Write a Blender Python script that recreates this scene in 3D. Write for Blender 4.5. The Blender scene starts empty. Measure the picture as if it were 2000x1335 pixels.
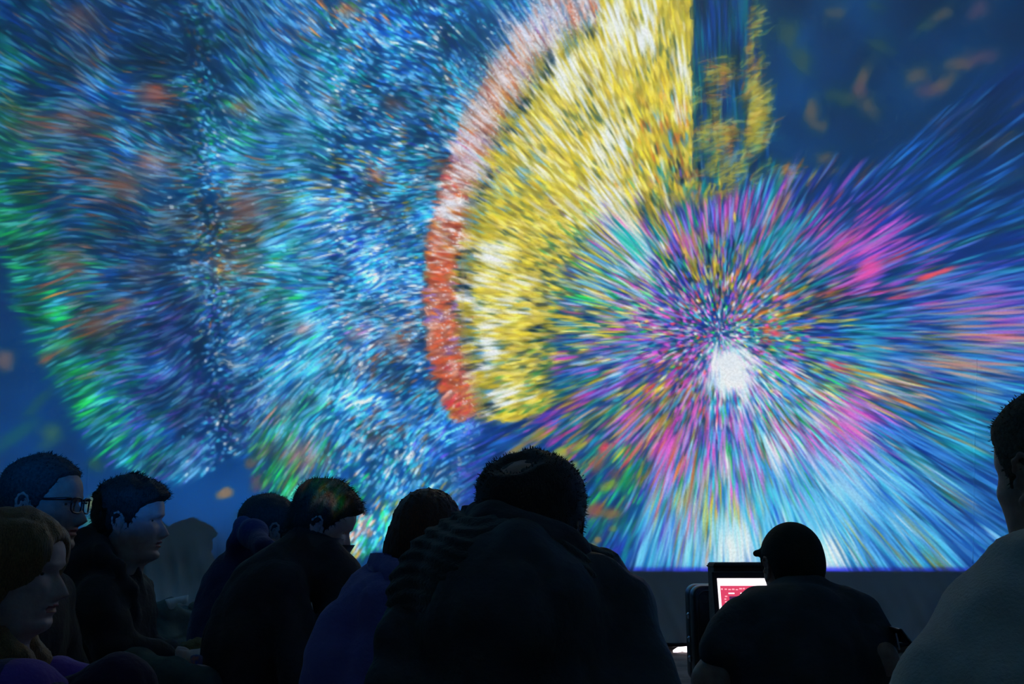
import bpy, math, random
import numpy as np
from mathutils import Vector, Matrix
C = bpy.context.scene.collection
SC = bpy.context.scene
random.seed(3)
# ================================================================ camera
F_PX = 1944.0; CAM_H = 0.70; PITCH = math.radians(11.13)
cam_d = bpy.data.cameras.new('camera'); cam = bpy.data.objects.new('camera', cam_d); C.objects.link(cam)
cam_d.sensor_width = 36.0; cam_d.lens = 36.0*F_PX/2000.0; cam_d.clip_start = 0.05
cam.location = (0, 0, CAM_H); cam.rotation_euler = (math.pi/2+PITCH, 0, 0)
SC.camera = cam
# ================================================================ world, exposure
w = bpy.data.worlds.new('world'); SC.world = w; w.use_nodes = True
w.node_tree.nodes['Background'].inputs[0].default_value = (0.02, 0.03, 0.04, 1); w.node_tree.nodes['Background'].inputs[1].default_value = 0.3
SC.view_settings.view_transform = 'Standard'; SC.view_settings.look = 'None'; SC.view_settings.gamma = 1.0
SC.view_settings.exposure = 0.0; SC.view_settings.use_curve_mapping = False
SC.cycles.max_bounces = 6; SC.cycles.diffuse_bounces = 4; SC.cycles.transparent_max_bounces = 6
SC.cycles.sample_clamp_indirect = 4.0; SC.cycles.caustics_reflective = False; SC.cycles.caustics_refractive = False
WALL_Y = 6.5
PROJ_HIGH = np.array([0.30, -1.30, 2.95]); PROJ_LOW = np.array([0.60, -3.50, 1.02])
LUX = 3.6            # irradiance both projectors put on white at full signal
def ray(px, py):
    x = (px-1000.)/F_PX; y = (667.5-py)/F_PX
    c, s = math.cos(PITCH), math.sin(PITCH)
    return np.array([x, c-y*s, s+y*c])
def at(px, py, d):
    r = ray(px, py); return np.array([0, 0, CAM_H])+r*(d/r[1])
# ================================================================ helpers
def tag(o, label=None, cat=None, group=None, kind=None):
    if label: o['label'] = label
    if cat: o['category'] = cat
    if group: o['group'] = group
    if kind: o['kind'] = kind
    return o
def mesh_obj(name, V, Fc, mats, parent=None, smooth=True, mi=None):
    me = bpy.data.meshes.new(name)
    V = np.asarray(V, np.float32)
    if isinstance(Fc, np.ndarray) and Fc.ndim == 2:
        k = Fc.shape[1]; n = len(Fc)
        me.vertices.add(len(V)); me.vertices.foreach_set('co', V.ravel())
        me.loops.add(n*k); me.loops.foreach_set('vertex_index', Fc.astype(np.int32).ravel())
        me.polygons.add(n); me.polygons.foreach_set('loop_start', np.arange(0, n*k, k, dtype=np.int32))
        me.update(calc_edges=True)
    else:
        me.from_pydata([tuple(map(float, v)) for v in V], [], [tuple(map(int, f)) for f in Fc]); me.update()
    if not isinstance(mats, (list, tuple)): mats = [mats]
    for m in mats: me.materials.append(m)
    if mi is not None: me.polygons.foreach_set('material_index', np.asarray(mi, np.int32))
    if smooth: me.polygons.foreach_set('use_smooth', np.ones(len(me.polygons), bool))
    me.validate()
    o = bpy.data.objects.new(name, me); C.objects.link(o)
    if parent is not None: o.parent = parent
    return o
class MB:
    def __init__(s): s.V = []; s.F = []; s.M = []; s.n = 0
    def add(s, V, Fc, mi=0):
        V = np.asarray(V, float); s.V.append(V)
        for f in Fc: s.F.append(tuple(int(i)+s.n for i in f)); s.M.append(mi)
        s.n += len(V); return s
    def box(s, c, size, R=None, mi=0, bev=0.0):
        hx, hy, hz = [q/2 for q in size]
        if bev > 0:
            V = []; b = bev
            for sx in (-1, 1):
                for sy in (-1, 1):
                    for sz in (-1, 1):
                        V += [(sx*hx, sy*(hy-b), sz*(hz-b)), (sx*(hx-b), sy*hy, sz*(hz-b)), (sx*(hx-b), sy*(hy-b), sz*hz)]
            V = np.array(V); i = lambda sx, sy, sz, k: ((sx > 0)*4+(sy > 0)*2+(sz > 0))*3+k
            Fc = []
            for sg in (-1, 1):
                Fc += [[i(sg, -1, -1, 0), i(sg, 1, -1, 0), i(sg, 1, 1, 0), i(sg, -1, 1, 0)], [i(-1, sg, -1, 1), i(1, sg, -1, 1), i(1, sg, 1, 1), i(-1, sg, 1, 1)], [i(-1, -1, sg, 2), i(1, -1, sg, 2), i(1, 1, sg, 2), i(-1, 1, sg, 2)]]
                for sh in (-1, 1):
                    Fc += [[i(sg, sh, -1, 0), i(sg, sh, 1, 0), i(sg, sh, 1, 1), i(sg, sh, -1, 1)], [i(sg, -1, sh, 0), i(sg, 1, sh, 0), i(sg, 1, sh, 2), i(sg, -1, sh, 2)], [i(-1, sg, sh, 1), i(1, sg, sh, 1), i(1, sg, sh, 2), i(-1, sg, sh, 2)]]
                    for sk in (-1, 1): Fc.append([i(sg, sh, sk, 0), i(sg, sh, sk, 1), i(sg, sh, sk, 2)])
        else:
            V = np.array([(x, y, z) for x in (-hx, hx) for y in (-hy, hy) for z in (-hz, hz)])
            Fc = [(0, 1, 3, 2), (4, 6, 7, 5), (0, 4, 5, 1), (2, 3, 7, 6), (0, 2, 6, 4), (1, 5, 7, 3)]
        if R is not None: V = V@np.asarray(R).T
        return s.add(V+np.asarray(c), Fc, mi)
    def tube(s, P, r, n=10, mi=0):
        P = np.asarray(P, float); m = len(P); r = np.broadcast_to(np.asarray(r, float), (m,))
        V = []; T = np.gradient(P, axis=0); T /= np.linalg.norm(T, axis=1)[:, None]+1e-12
        u = np.cross(T[0], (0, 0, 1.) if abs(T[0][2]) < .9 else (1., 0, 0)); u /= np.linalg.norm(u)
        for i in range(m):
            u = u-T[i]*u.dot(T[i]); u /= np.linalg.norm(u); v = np.cross(T[i], u)
            for k in range(n):
                a = 2*math.pi*k/n; V.append(P[i]+r[i]*(math.cos(a)*u+math.sin(a)*v))
        Fc = [(i*n+k, i*n+(k+1) % n, (i+1)*n+(k+1) % n, (i+1)*n+k) for i in range(m-1) for k in range(n)]
        Fc += [tuple(range(n))[::-1], tuple((m-1)*n+k for k in range(n))]
        return s.add(V, Fc, mi)
    def obj(s, name, mats, parent=None, smooth=False):
        V = np.concatenate(s.V)
        o = mesh_obj(name, V, s.F, mats, parent, smooth, s.M)
        import bmesh
        bm = bmesh.new(); bm.from_mesh(o.data); bmesh.ops.recalc_face_normals(bm, faces=bm.faces); bm.to_mesh(o.data); bm.free()
        return o
def rotm(yaw=0., pitch=0., roll=0.):
    """columns: right, forward, up.  yaw 0 looks along +Y, yaw 90 looks along +X, pitch > 0 nods down"""
    y, p, r = map(math.radians, (yaw, pitch, roll))
    Rz = np.array([[math.cos(y), math.sin(y), 0], [-math.sin(y), math.cos(y), 0], [0, 0, 1]])
    Rx = np.array([[1, 0, 0], [0, math.cos(p), math.sin(p)], [0, -math.sin(p), math.cos(p)]])
    Ry = np.array([[math.cos(r), 0, math.sin(r)], [0, 1, 0], [-math.sin(r), 0, math.cos(r)]])
    return Rz@Rx@Ry
def lin(c): return tuple(((v/255.)/12.92 if v/255. <= .04045 else ((v/255.+.055)/1.055)**2.4) for v in c)
def mat(name, col, rough=.8, bump=None, var=None, spec=.3, sheen=0., emit=None, metal=0.):
    m = bpy.data.materials.new(name); m.use_nodes = True; nt = m.node_tree; b = nt.nodes['Principled BSDF']
    b.inputs['Roughness'].default_value = rough; b.inputs['Specular IOR Level'].default_value = spec; b.inputs['Metallic'].default_value = metal
    if sheen: b.inputs['Sheen Weight'].default_value = sheen; b.inputs['Sheen Roughness'].default_value = .5
    tc = nt.nodes.new('ShaderNodeTexCoord')
    if var:      # (scale, second colour, stretch)
        mp = nt.nodes.new('ShaderNodeMapping'); mp.inputs['Scale'].default_value = var[2] if len(var) > 2 else (1, 1, 1)
        nz = nt.nodes.new('ShaderNodeTexNoise'); nz.inputs['Scale'].default_value = var[0]; nz.inputs['Detail'].default_value = 5
        mx = nt.nodes.new('ShaderNodeMix'); mx.data_type = 'RGBA'; mx.inputs[6].default_value = (*col, 1); mx.inputs[7].default_value = (*var[1], 1)
        cr = nt.nodes.new('ShaderNodeValToRGB'); cr.color_ramp.elements[0].position = .38; cr.color_ramp.elements[1].position = .62
        nt.links.new(tc.outputs['Object'], mp.inputs[0]); nt.links.new(mp.outputs[0], nz.inputs[0]); nt.links.new(nz.outputs[0], cr.inputs[0]); nt.links.new(cr.outputs[0], mx.inputs[0]); nt.links.new(mx.outputs[2], b.inputs['Base Color'])
    else: b.inputs['Base Color'].default_value = (*col, 1)
    if bump:     # (scale, distance, stretch)
        mp2 = nt.nodes.new('ShaderNodeMapping'); mp2.inputs['Scale'].default_value = bump[2] if len(bump) > 2 else (1, 1, 1)
        n2 = nt.nodes.new('ShaderNodeTexNoise'); n2.inputs['Scale'].default_value = bump[0]; n2.inputs['Detail'].default_value = 6
        bp = nt.nodes.new('ShaderNodeBump'); bp.inputs['Distance'].default_value = bump[1]; bp.inputs['Strength'].default_value = .9
        nt.links.new(tc.outputs['Object'], mp2.inputs[0]); nt.links.new(mp2.outputs[0], n2.inputs[0]); nt.links.new(n2.outputs[0], bp.inputs['Height']); nt.links.new(bp.outputs[0], b.inputs['Normal'])
    if emit: b.inputs['Emission Color'].default_value = (*emit[0], 1); b.inputs['Emission Strength'].default_value = emit[1]
    return m
# ---------------------------------------------------------------- the projected picture (flat light image on the cloth)
G = 2.2; PX0, PY0, PX1, PY1 = -240., -130., 2270., 1120.
NW = int((PX1-PX0)/G)+1; NH = int((PY1-PY0)/G)+1
def paint_picture():
    rs = np.random.RandomState(7)
    X, Y = np.meshgrid(PX0+G*np.arange(NW), PY0+G*np.arange(NH))
    def noise2(shape, cell, x, y, seed):
        r = np.random.RandomState(seed).rand(shape[0], shape[1])
        fx = (x/cell) % shape[1]; fy = (y/cell) % shape[0]
        ix = np.floor(fx).astype(int); iy = np.floor(fy).astype(int)
        tx = fx-ix; ty = fy-iy; tx = tx*tx*(3-2*tx); ty = ty*ty*(3-2*ty)
        ix %= shape[1]; iy %= shape[0]; jx = (ix+1) % shape[1]; jy = (iy+1) % shape[0]
        return (r[iy, ix]*(1-tx)+r[iy, jx]*tx)*(1-ty)+(r[jy, ix]*(1-tx)+r[jy, jx]*tx)*ty
    def fbm(x, y, cell, seed):
        return (noise2((64, 64), cell, x, y, seed)+.5*noise2((64, 64), cell/2, x, y, seed+1)+.25*noise2((64, 64), cell/4, x, y, seed+2))/1.75
    def rgb(*c): return np.array(c, float)/255.
    def inside(poly, x, y):
        c = np.zeros(x.shape, bool); p = np.array(poly, float); j = len(p)-1
        for i in range(len(p)):
            xi, yi = p[i]; xj, yj = p[j]
            if yi != yj:
                c ^= ((yi > y) != (yj > y)) & (x < (xj-xi)*(y-yi)/(yj-yi)+xi)
            j = i
        return c
    # ---- base
    img = np.zeros((NH, NW, 3))
    n1 = fbm(X, Y, 130, 1); n2 = fbm(X, Y, 60, 5); n3 = fbm(X, Y, 200, 9)
    base = rgb(12, 54, 95)[None, None]*(.72+.5*n1[..., None])
    base = base+(n2[..., None]-.5)*rgb(18, 18, 24)
    base = base*(1-.30*np.clip((X-1700)/400, 0, 1)*np.clip((500-Y)/500, 0, 1))[..., None]
    low = np.clip((Y-500)/350, 0, 1)[..., None]*np.clip((900-X)/300, 0, 1)[..., None]
    base = base*(1-low)+low*(rgb(16, 70, 130)*(.65+.55*n1[..., None])+(n3[..., None]-.5)*rgb(20, 10, 10))
    img[:] = base
    def blob(x, y, rx, ry, ang, col, a=.7):
        c, s = math.cos(ang), math.sin(ang)
        x0, x1 = int((x-3*max(rx, ry)-PX0)/G), int((x+3*max(rx, ry)-PX0)/G)
        y0, y1 = int((y-3*max(rx, ry)-PY0)/G), int((y+3*max(rx, ry)-PY0)/G)
        x0, y0 = max(0, x0), max(0, y0)
        if x1 <= x0 or y1 <= y0: return
        xs, ys = X[y0:y1, x0:x1]-x, Y[y0:y1, x0:x1]-y
        wv = (fbm(X[y0:y1, x0:x1], Y[y0:y1, x0:x1], 22, 31)-.5)*1.0
        u = (xs*c+ys*s)/rx; v = (-xs*s+ys*c)/ry
        m = np.clip(1.25-np.sqrt(u*u+v*v)+wv, 0, 1)
        m = (m*m*(3-2*m)*a)[..., None]
        img[y0:y1, x0:x1] = img[y0:y1, x0:x1]*(1-m)+np.array(col)*m
    BRN = rgb(122, 96, 70); MAU = rgb(104, 72, 86); OLV = rgb(70, 84, 62)
    for b in [(1632, 25, 26, 14, 0, BRN), (1710, 12, 24, 16, .3, OLV), (1845, 28, 30, 16, -.2, BRN), (1912, 20, 34, 22, .1, MAU), (1805, 52, 20, 11, 0, OLV),
              (1915, 114, 58, 20, -.12, MAU), (1870, 124, 34, 14, 0, BRN), (1685, 152, 16, 32, .5, BRN), (1680, 176, 20, 18, .2, MAU), (1696, 208, 20, 32, -.6, BRN),
              (1788, 147, 34, 20, .1, BRN), (1815, 178, 34, 20, .1, MAU), (1846, 160, 30, 16, -.4, BRN), (1584, 218, 22, 26, .1, BRN), (1606, 246, 20, 12, 0, BRN),
              (1895, 220, 30, 18, -.15, rgb(130, 100, 86)), (1846, 243, 34, 20, .5, MAU), (1612, 308, 28, 14, .1, BRN), (1925, 286, 44, 20, -.1, MAU), (1965, 272, 36, 16, -.5, BRN),
              (1583, 348, 22, 18, 0, MAU), (1630, 334, 24, 10, 0, BRN), (1985, 200, 18, 26, 0, MAU), (1850, 420, 28, 16, .3, BRN), (1945, 468, 28, 16, .1, BRN), (1905, 370, 34, 14, -.3, OLV),
              (1985, 345, 26, 14, -.3, BRN), (1750, 380, 34, 12, 0, OLV), (1640, 190, 46, 16, .2, OLV), (1570, 120, 40, 20, .8, OLV), (1720, 90, 40, 14, .4, OLV), (1540, 60, 30, 30, .4, OLV), (1800, 330, 60, 14, -.2, OLV),
              (8, 705, 24, 22, 0, rgb(130, 100, 90)), (92, 700, 24, 22, .3, rgb(150, 120, 60)), (98, 850, 26, 30, .5, rgb(70, 105, 80)), (30, 850, 60, 18, -.6, rgb(30, 85, 90)), (70, 790, 50, 14, -.8, rgb(36, 80, 80)),
              (190, 905, 20, 14, .4, rgb(60, 90, 60)), (178, 980, 14, 22, .4, rgb(150, 140, 60)), (172, 1020, 14, 20, .2, rgb(80, 140, 110)), (130, 940, 26, 26, 0, rgb(170, 120, 80)), (20, 600, 30, 40, 0, rgb(22, 40, 90)),
              (440, 960, 18, 12, -.5, rgb(175, 130, 80)), (492, 905, 16, 12, 0, rgb(120, 90, 60)), (508, 935, 26, 30, .5, rgb(140, 70, 70)), (470, 1010, 16, 20, 0, rgb(20, 60, 90)), (400, 1040, 60, 20, .4, rgb(24, 56, 96))]:
        blob(*b)
    # ---- strokes
    def splat(pts, dirs, L, col, wid, k=1.0):
        acc = np.zeros((4, NH*NW)); lo, hi = 0., 0.
        d_all = dirs/(np.sqrt((dirs**2).sum(1))+1e-9)[:, None]
        for hi, K in ((9, 5), (22, 10), (45, 20), (90, 40), (1e9, 80)):
            m = (L > lo) & (L <= hi); lo = hi
            if not m.any(): continue
            P, d, l, c0, w = pts[m], d_all[m], L[m], col[m], wid[m]
            nr = np.stack([-d[:, 1], d[:, 0]], 1)
            t = (np.arange(K)+.5)/K-.5
            bend = (rs.rand(len(P))-.5)*.10*l
            for j, jw in ((-1, .55), (0, 1.), (1, .55)):
                q = P[:, None]+d[:, None]*(t[None, :, None]*l[:, None, None])+nr[:, None]*(j*w*.5)[:, None, None]+nr[:, None]*(bend[:, None]*(4*t*t)[None])[..., None]
                wj = (jw*k/K/G)*l[:, None]*(1-abs(2*t)**2.5)[None]
                fx = ((q[..., 0]-PX0)/G).ravel(); fy = ((q[..., 1]-PY0)/G).ravel(); wj = wj.ravel()
                ci = np.repeat(np.arange(len(P)), K)
                ok = (fx > 0) & (fy > 0) & (fx < NW-2) & (fy < NH-2)
                fx, fy, wj, ci = fx[ok], fy[ok], wj[ok], ci[ok]
                ix, iy = fx.astype(np.int64), fy.astype(np.int64); tx, ty = fx-ix, fy-iy; b0 = iy*NW+ix
                idx = np.concatenate([b0, b0+1, b0+NW, b0+NW+1])
                ww = np.concatenate([wj*(1-tx)*(1-ty), wj*tx*(1-ty), wj*(1-tx)*ty, wj*tx*ty])
                acc[3] += np.bincount(idx, ww, NW*NH)
                cc = c0[ci]
                for ch in range(3): acc[ch] += np.bincount(idx, ww*np.tile(cc[:, ch], 4), NW*NH)
        A = (1-np.exp(-acc[3])).reshape(NH, NW, 1)
        C = (acc[:3]/np.maximum(acc[3], 1e-6)).T.reshape(NH, NW, 3)
        img[:] = img*(1-A)+C*A
    N_ = rgb(8, 42, 84); DK = rgb(10, 38, 60); DB = rgb(18, 62, 140); MB = rgb(45, 112, 205); LB = rgb(120, 196, 248); CY = rgb(70, 200, 232); TE = rgb(26, 140, 146)
    Gr = rgb(26, 130, 74); BG = rgb(50, 220, 104); WH = rgb(240, 248, 255); YE = rgb(232, 212, 62); PY = rgb(248, 234, 136); OL = rgb(166, 154, 46)
    OR = rgb(222, 130, 50); RO = rgb(214, 104, 62); BR = rgb(140, 92, 70); PK = rgb(238, 112, 216); MG = rgb(208, 84, 196); VI = rgb(124, 92, 226); IN = rgb(58, 62, 182)
    RD = rgb(238, 72, 84); SA = rgb(228, 164, 138); SK = rgb(98, 168, 220); DG = rgb(12, 74, 60); PU = rgb(150, 120, 200)
    def pick(pts, ctrl, polar=False):
        cp = np.array([c[:2] for c in ctrl], float); sg = np.array([c[2] for c in ctrl], float)
        d2 = ((pts[:, None, :]-cp[None])**2).sum(2)/(2*sg[None]**2)
        w = np.exp(-np.minimum(d2, 60))+1e-12
        w /= w.sum(1, keepdims=True); cw = np.cumsum(w, 1)
        ci = np.minimum((cw < rs.rand(len(pts), 1)).sum(1), len(ctrl)-1)
        out = np.zeros((len(pts), 3)); qx, qy = pts[:, 0], pts[:, 1]
        if polar:
            th_ = np.arctan2(qy-650, qx-1405); r_ = np.hypot(qx-1405, qy-650); qx, qy = th_*330+1500, np.log(r_+60)*95
        uq = ((noise2((64, 64), 34., qx, qy, 301)*1.9+noise2((64, 64), 13., qx, qy, 302)*.55+rs.rand(len(pts))*.16) % 1.)*.9999
        for k_, c in enumerate(ctrl):
            m = ci == k_
            if m.any():
                pal = np.array(c[3]); out[m] = pal[np.minimum((len(pal)*uq[m]).astype(int), len(pal)-1)]
        return np.clip(out*(.58+.56*rs.rand(len(pts), 1))+rs.randn(len(pts), 3)*.02, 0, 1)
    def scatter(n, poly, dens=None):
        p = np.array(poly, float); lo, hi = p.min(0), p.max(0)
        pts = lo+rs.rand(int(n*3.0), 2)*(hi-lo)
        ok = inside(poly, pts[:, 0]+rs.randn(len(pts))*5, pts[:, 1]+rs.randn(len(pts))*5)
        if dens is not None: ok &= rs.rand(len(pts)) < dens(pts[:, 0], pts[:, 1])
        return pts[ok][:n]
    # --- left rings
    RA = [(-330, -190), (-330, 300), (0, 430), (30, 520), (45, 600), (90, 690), (140, 780), (190, 860), (255, 925), (370, 942), (484, 872), (600, 760), (620, -190)]
    RB = [(440, -190), (450, 700), (484, 860), (510, 930), (560, 1000), (640, 1060), (700, 1092), (780, 1050), (860, 1030), (910, 985), (985, 900), (925, 815), (850, 770), (825, 600), (835, 480), (860, 360), (905, 240), (975, 110), (1060, 0), (1080, -190)]
    ctrlL = [(30, 60, 90, [DB, TE, N_, DB]), (20, 220, 70, [Gr, Gr, DG, OL, Gr]), (30, 380, 60, [Gr, BG*.8, DG, Gr]), (10, 130, 60, [TE, Gr, DG]), (170, 30, 80, [BR, MB, DB, DB, N_]), (120, 180, 90, [DB, MB, DB, TE, BR]),
             (230, 120, 90, [DB, DB, MB, N_]), (230, 260, 90, [DB, TE, SK, BR]), (150, 280, 60, [BR, SK, TE, BR]), (300, 190, 50, [BR, OR, SK, DG]), (330, 80, 70, [DB, N_, SK]), (390, 60, 40, [LB, SK, BR, Gr]), (430, 150, 60, [Gr, Gr, DG, SK]), (370, 130, 40, [LB, SK, DB]),
             (420, 260, 50, [Gr, SK, TE, BG]), (500, 60, 60, [MB, SK, DB, LB]), (520, 180, 60, [MB, DB, SK, LB]), (480, 300, 60, [LB, MB, SK]), (590, 60, 50, [MB, SK, BR]), (680, 60, 50, [Gr, TE, SK, OR]), (640, 160, 50, [Gr, TE, SK, LB]), (600, 260, 60, [TE, Gr, SK, LB]),
             (420, 350, 40, [LB, WH, SK, CY]), (300, 340, 60, [LB, SK, BR, MB]), (170, 400, 60, [BR, SA, TE, MB]), (60, 480, 50, [Gr, BG, BG, DG]), (100, 560, 40, [BG, BG, Gr, Gr, TE]), (130, 510, 40, [BR, Gr, BR, TE]), (200, 470, 70, [MB, TE, SK, DB]), (250, 370, 50, [BR, BR, TE, SK]),
             (480, 410, 40, [BR, SA, SK, BR]), (420, 440, 50, [OL, Gr, LB, BR]), (430, 510, 50, [LB, PY, OR, WH, LB, Gr]), (330, 470, 60, [LB, MB, BR, DB]), (120, 620, 40, [BG, BG, Gr, CY]), (180, 640, 50, [BR, Gr, TE, OR]), (260, 580, 60, [MB, DB, SK, BR]), (300, 690, 80, [MB, VI, SK, DB]), (210, 700, 60, [TE, SK, MB, Gr]),
             (390, 640, 70, [VI, MB, LB, DB]), (440, 690, 50, [LB, CY, WH, LB, MB]), (150, 720, 50, [BG, BG, TE, Gr]), (190, 800, 50, [BG, BG, Gr, TE]), (240, 850, 45, [BG, BG, Gr, TE]), (280, 910, 30, [BG, TE, CY]), (290, 800, 60, [MB, VI, TE, SK]), (370, 760, 70, [VI, IN, MB, PU]), (380, 850, 60, [VI, MB, SK, LB]), (440, 860, 40, [MB, LB, SK]), (340, 900, 40, [MB, VI, LB, CY]),
             (440, 790, 50, [IN, VI, SK, DB]), (500, 690, 60, [CY, WH, LB, MB]), (520, 760, 50, [LB, CY, WH, Gr]), (480, 570, 50, [LB, Gr, BR, CY]), (560, 560, 30, [BG, CY, TE, LB]), (570, 460, 40, [CY, TE, LB, Gr]), (560, 380, 40, [TE, CY, LB, OL]), (540, 700, 40, [LB, MB, DB]), (590, 620, 40, [BG, CY, TE, LB]), (620, 700, 40, [CY, LB, TE, WH]),
             (560, 840, 40, [Gr, CY, LB, SA]), (610, 800, 40, [TE, CY, BG, LB]), (520, 890, 30, [BG, rgb(110, 230, 90), Gr, BG]), (550, 920, 35, [BG, rgb(110, 240, 90), BG, rgb(150, 200, 60), Gr]), (590, 890, 30, [SA, BR, PU, SK]), (640, 900, 35, [BR, SA, CY, BG]), (660, 950, 40, [BG, CY, TE, BG]), (620, 980, 35, [BG, Gr, CY, TE]), (680, 1040, 40, [BG, Gr, SA, OL]), (720, 1000, 40, [CY, LB, SA, BG]),
             (780, 1000, 50, [CY, LB, WH, OL]), (760, 920, 60, [LB, CY, WH, MB]), (840, 960, 40, [LB, MB, CY, WH]), (890, 900, 50, [MB, VI, DB, LB]), (700, 850, 60, [CY, LB, WH, MB]), (740, 760, 60, [CY, LB, MB, BR]), (680, 780, 40, [LB, CY, WH]), (800, 860, 50, [LB, MB, LB, CY]), (840, 800, 40, [LB, MB, DB, CY]), (760, 850, 30, [BR, DG, SK]),
             (700, 650, 60, [CY, LB, WH, LB]), (780, 680, 50, [BR, LB, MB, SA]), (690, 660, 25, [SA, BR, PU]), (760, 560, 60, [LB, CY, MB, WH]), (800, 480, 50, [LB, MB, CY, SK]), (700, 480, 60, [LB, IN, MB, WH]), (650, 540, 50, [LB, CY, MB]), (620, 400, 50, [MB, LB, CY, WH]), (700, 350, 50, [MB, IN, LB, OL]), (780, 380, 50, [TE, LB, CY, OL]), (850, 340, 40, [LB, CY, WH, BR]), (740, 350, 20, [BR, OR, SK]),
             (700, 250, 60, [LB, CY, MB, WH]), (780, 200, 60, [MB, CY, LB, TE]), (850, 220, 50, [MB, TE, LB, BR]), (740, 80, 60, [MB, LB, SK, DB]), (820, 60, 60, [MB, TE, LB, DB]), (900, 100, 50, [LB, MB, TE, DB]), (960, 40, 50, [DB, MB, N_, TE]), (870, 160, 30, [DG, BR, LB]), (770, 210, 20, [BR, OR, SK])]
    CL = np.array([900., 440.])
    def dirL(p):
        c = np.stack([900+1.3*np.maximum(p[:, 0]-500, 0), np.full(len(p), 430.)], 1)
        d = p-c; d[:, 1] *= .95
        a = fbm(p[:, 0], p[:, 1], 90, 77)-.5
        ang = np.arctan2(d[:, 1], d[:, 0])+a*1.0
        dotz = np.exp(-((p[:, 0]-(395+.06*(p[:, 1]-190)))/45.)**2)*.9
        ang += (rs.rand(len(p))-.5)*2.4*dotz+rs.randn(len(p))*.12
        return np.stack([np.cos(ang), np.sin(ang)], 1), dotz
    def densL(x, y):
        t = fbm(x, y, 55, 41); return np.clip(.18+1.5*(t-.27), .08, 1)
    def runL(poly, n, kk, lmul=1., wmul=1., tint=None, ctrl=ctrlL):
        p = scatter(n, poly, densL); d, dz = dirL(p)
        L = (14+34*rs.rand(len(p))**1.4)*(1-.72*dz)*lmul
        L *= np.where(p[:, 0] > 640, .62, 1.); L *= np.where(p[:, 0] < 220, 1.7, 1.)
        c = pick(p, ctrl)
        if tint is not None: c = c*(1-tint[1])+tint[0]*tint[1]
        splat(p, d, L, c, (1.6+2.2*rs.rand(len(p)))*wmul, kk)
    for poly, n in ((RA, 1.), (RB, .95)):
        runL(poly, int(5200*n), .8, 1.2, 2.6, (rgb(14, 56, 104), .70))
        runL(poly, int(6600*n), .7, 1.1, 1.5, (rgb(12, 50, 100), .40))
        runL(poly, int(7700*n), .8, 1., 1.)
        runL(poly, int(7200*n), .8, 1., 1.1, (rgb(8, 42, 88), .78))
        runL(poly, int(6600*n), 1.1, .9, .75)
        runL(poly, int(2600*n), 1.6, .5, .8, (LB, .5))
    ml = (inside(RA, X, Y) | inside(RB, X, Y))[..., None]
    band = .16*np.cos((X-15*np.sin(Y/170.)-640+.0006*(Y-450)**2)/84.*np.pi*.5)
    img[:] = img*(1-ml)+ml*img*(.40+1.02*fbm(X, Y, 60, 203)+.20*np.clip((X-380)/300, 0, 1)-.12*np.clip((300-Y)/300, 0, 1)*np.clip((700-X)/300, 0, 1))[..., None]
    # warm glows under the rings
    for (x, y, r, c, a) in [(155, 35, 34, BR, .5), (300, 185, 24, RO, .55), (150, 240, 40, BR, .45), (240, 360, 34, BR, .5), (60, 250, 40, BR, .35), (480, 405, 34, BR, .55), (130, 510, 30, BR, .55), (185, 635, 30, BR, .55), (240, 600, 24, BR, .5), (300, 320, 24, SA, .45), (440, 520, 36, OR, .35), (280, 530, 24, BR, .4), (170, 110, 30, BR, .3), (590, 890, 30, SA, .5),
                            (470, 210, 20, OR, .4), (650, 200, 18, BR, .4), (785, 660, 26, BR, .6), (700, 650, 20, SA, .4), (735, 345, 16, RO, .4), (740, 420, 24, BR, .3), (680, 20, 20, OR, .5), (590, 640, 16, RO, .4), (520, 880, 16, BR, .4), (735, 850, 20, BR, .4), (560, 790, 14, BR, .5), (860, 330, 16, BR, .4), (770, 205, 16, BR, .5), (640, 400, 20, BR, .25), (340, 430, 26, BR, .3), (120, 680, 20, OL, .35)]:
        m = np.exp(-((X-x)**2/(1.6*r*r)+(Y-y)**2/(.8*r*r)))*a*(.4+1.2*fbm(X, Y, 14, int(x)))
        m = np.clip(m, 0, .8)[..., None]; img[:] = img*(1-m)+c*m*.95
    # sharp-ish glitter
    p = scatter(5200, RB, lambda x, y: np.clip((x-560)/200, 0, 1)*np.clip(2.4*(fbm(x, y, 40, 91)-.38), 0, 1)); d, _ = dirL(p)
    splat(p, d, 4+5*rs.rand(len(p)), pick(p, [(700, 500, 900, [LB, LB, WH, CY, MB])]), 1.5+1.6*rs.rand(len(p)), 3.)
    p = scatter(900, [(330, -80), (330, 1000), (560, 1000), (560, -80)], lambda x, y: np.exp(-((x-(405+.10*(y-190)+40*np.sin(y/90.)))/70.)**2)*np.clip(y/500, .2, 1)*np.clip(3*(fbm(x, y, 40, 93)-.35), .05, 1)*inside(RA, x, y)); d, _ = dirL(p)
    splat(p, d, 4+6*rs.rand(len(p)), pick(p, [(700, 500, 900, [LB, LB, SK, WH, CY])]), 2+1.6*rs.rand(len(p)), 2.0)
    # --- blue gap between rings and burst
    CB = np.array([1405., 650.])
    def dirB(p, jit=.07):
        d = p-CB; ang = np.arctan2(d[:, 1], d[:, 0])+rs.randn(len(p))*jit
        return np.stack([np.cos(ang), np.sin(ang)], 1), np.sqrt((d**2).sum(1))
    GAP = [(930, 830), (960, 815), (1070, 800), (1200, 740), (1330, 800), (1290, 900), (1225, 1112), (940, 1112), (900, 1000)]
    img_gap = inside(GAP, X, Y)[..., None]*(np.clip((Y-830)/60, 0, 1)*np.clip((X-930-40*n2*2)/90, 0, 1))[..., None]
    img[:] = img*(1-.7*img_gap)+.7*img_gap*(rgb(12, 78, 140)*(.7+.5*n1[..., None]))
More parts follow.
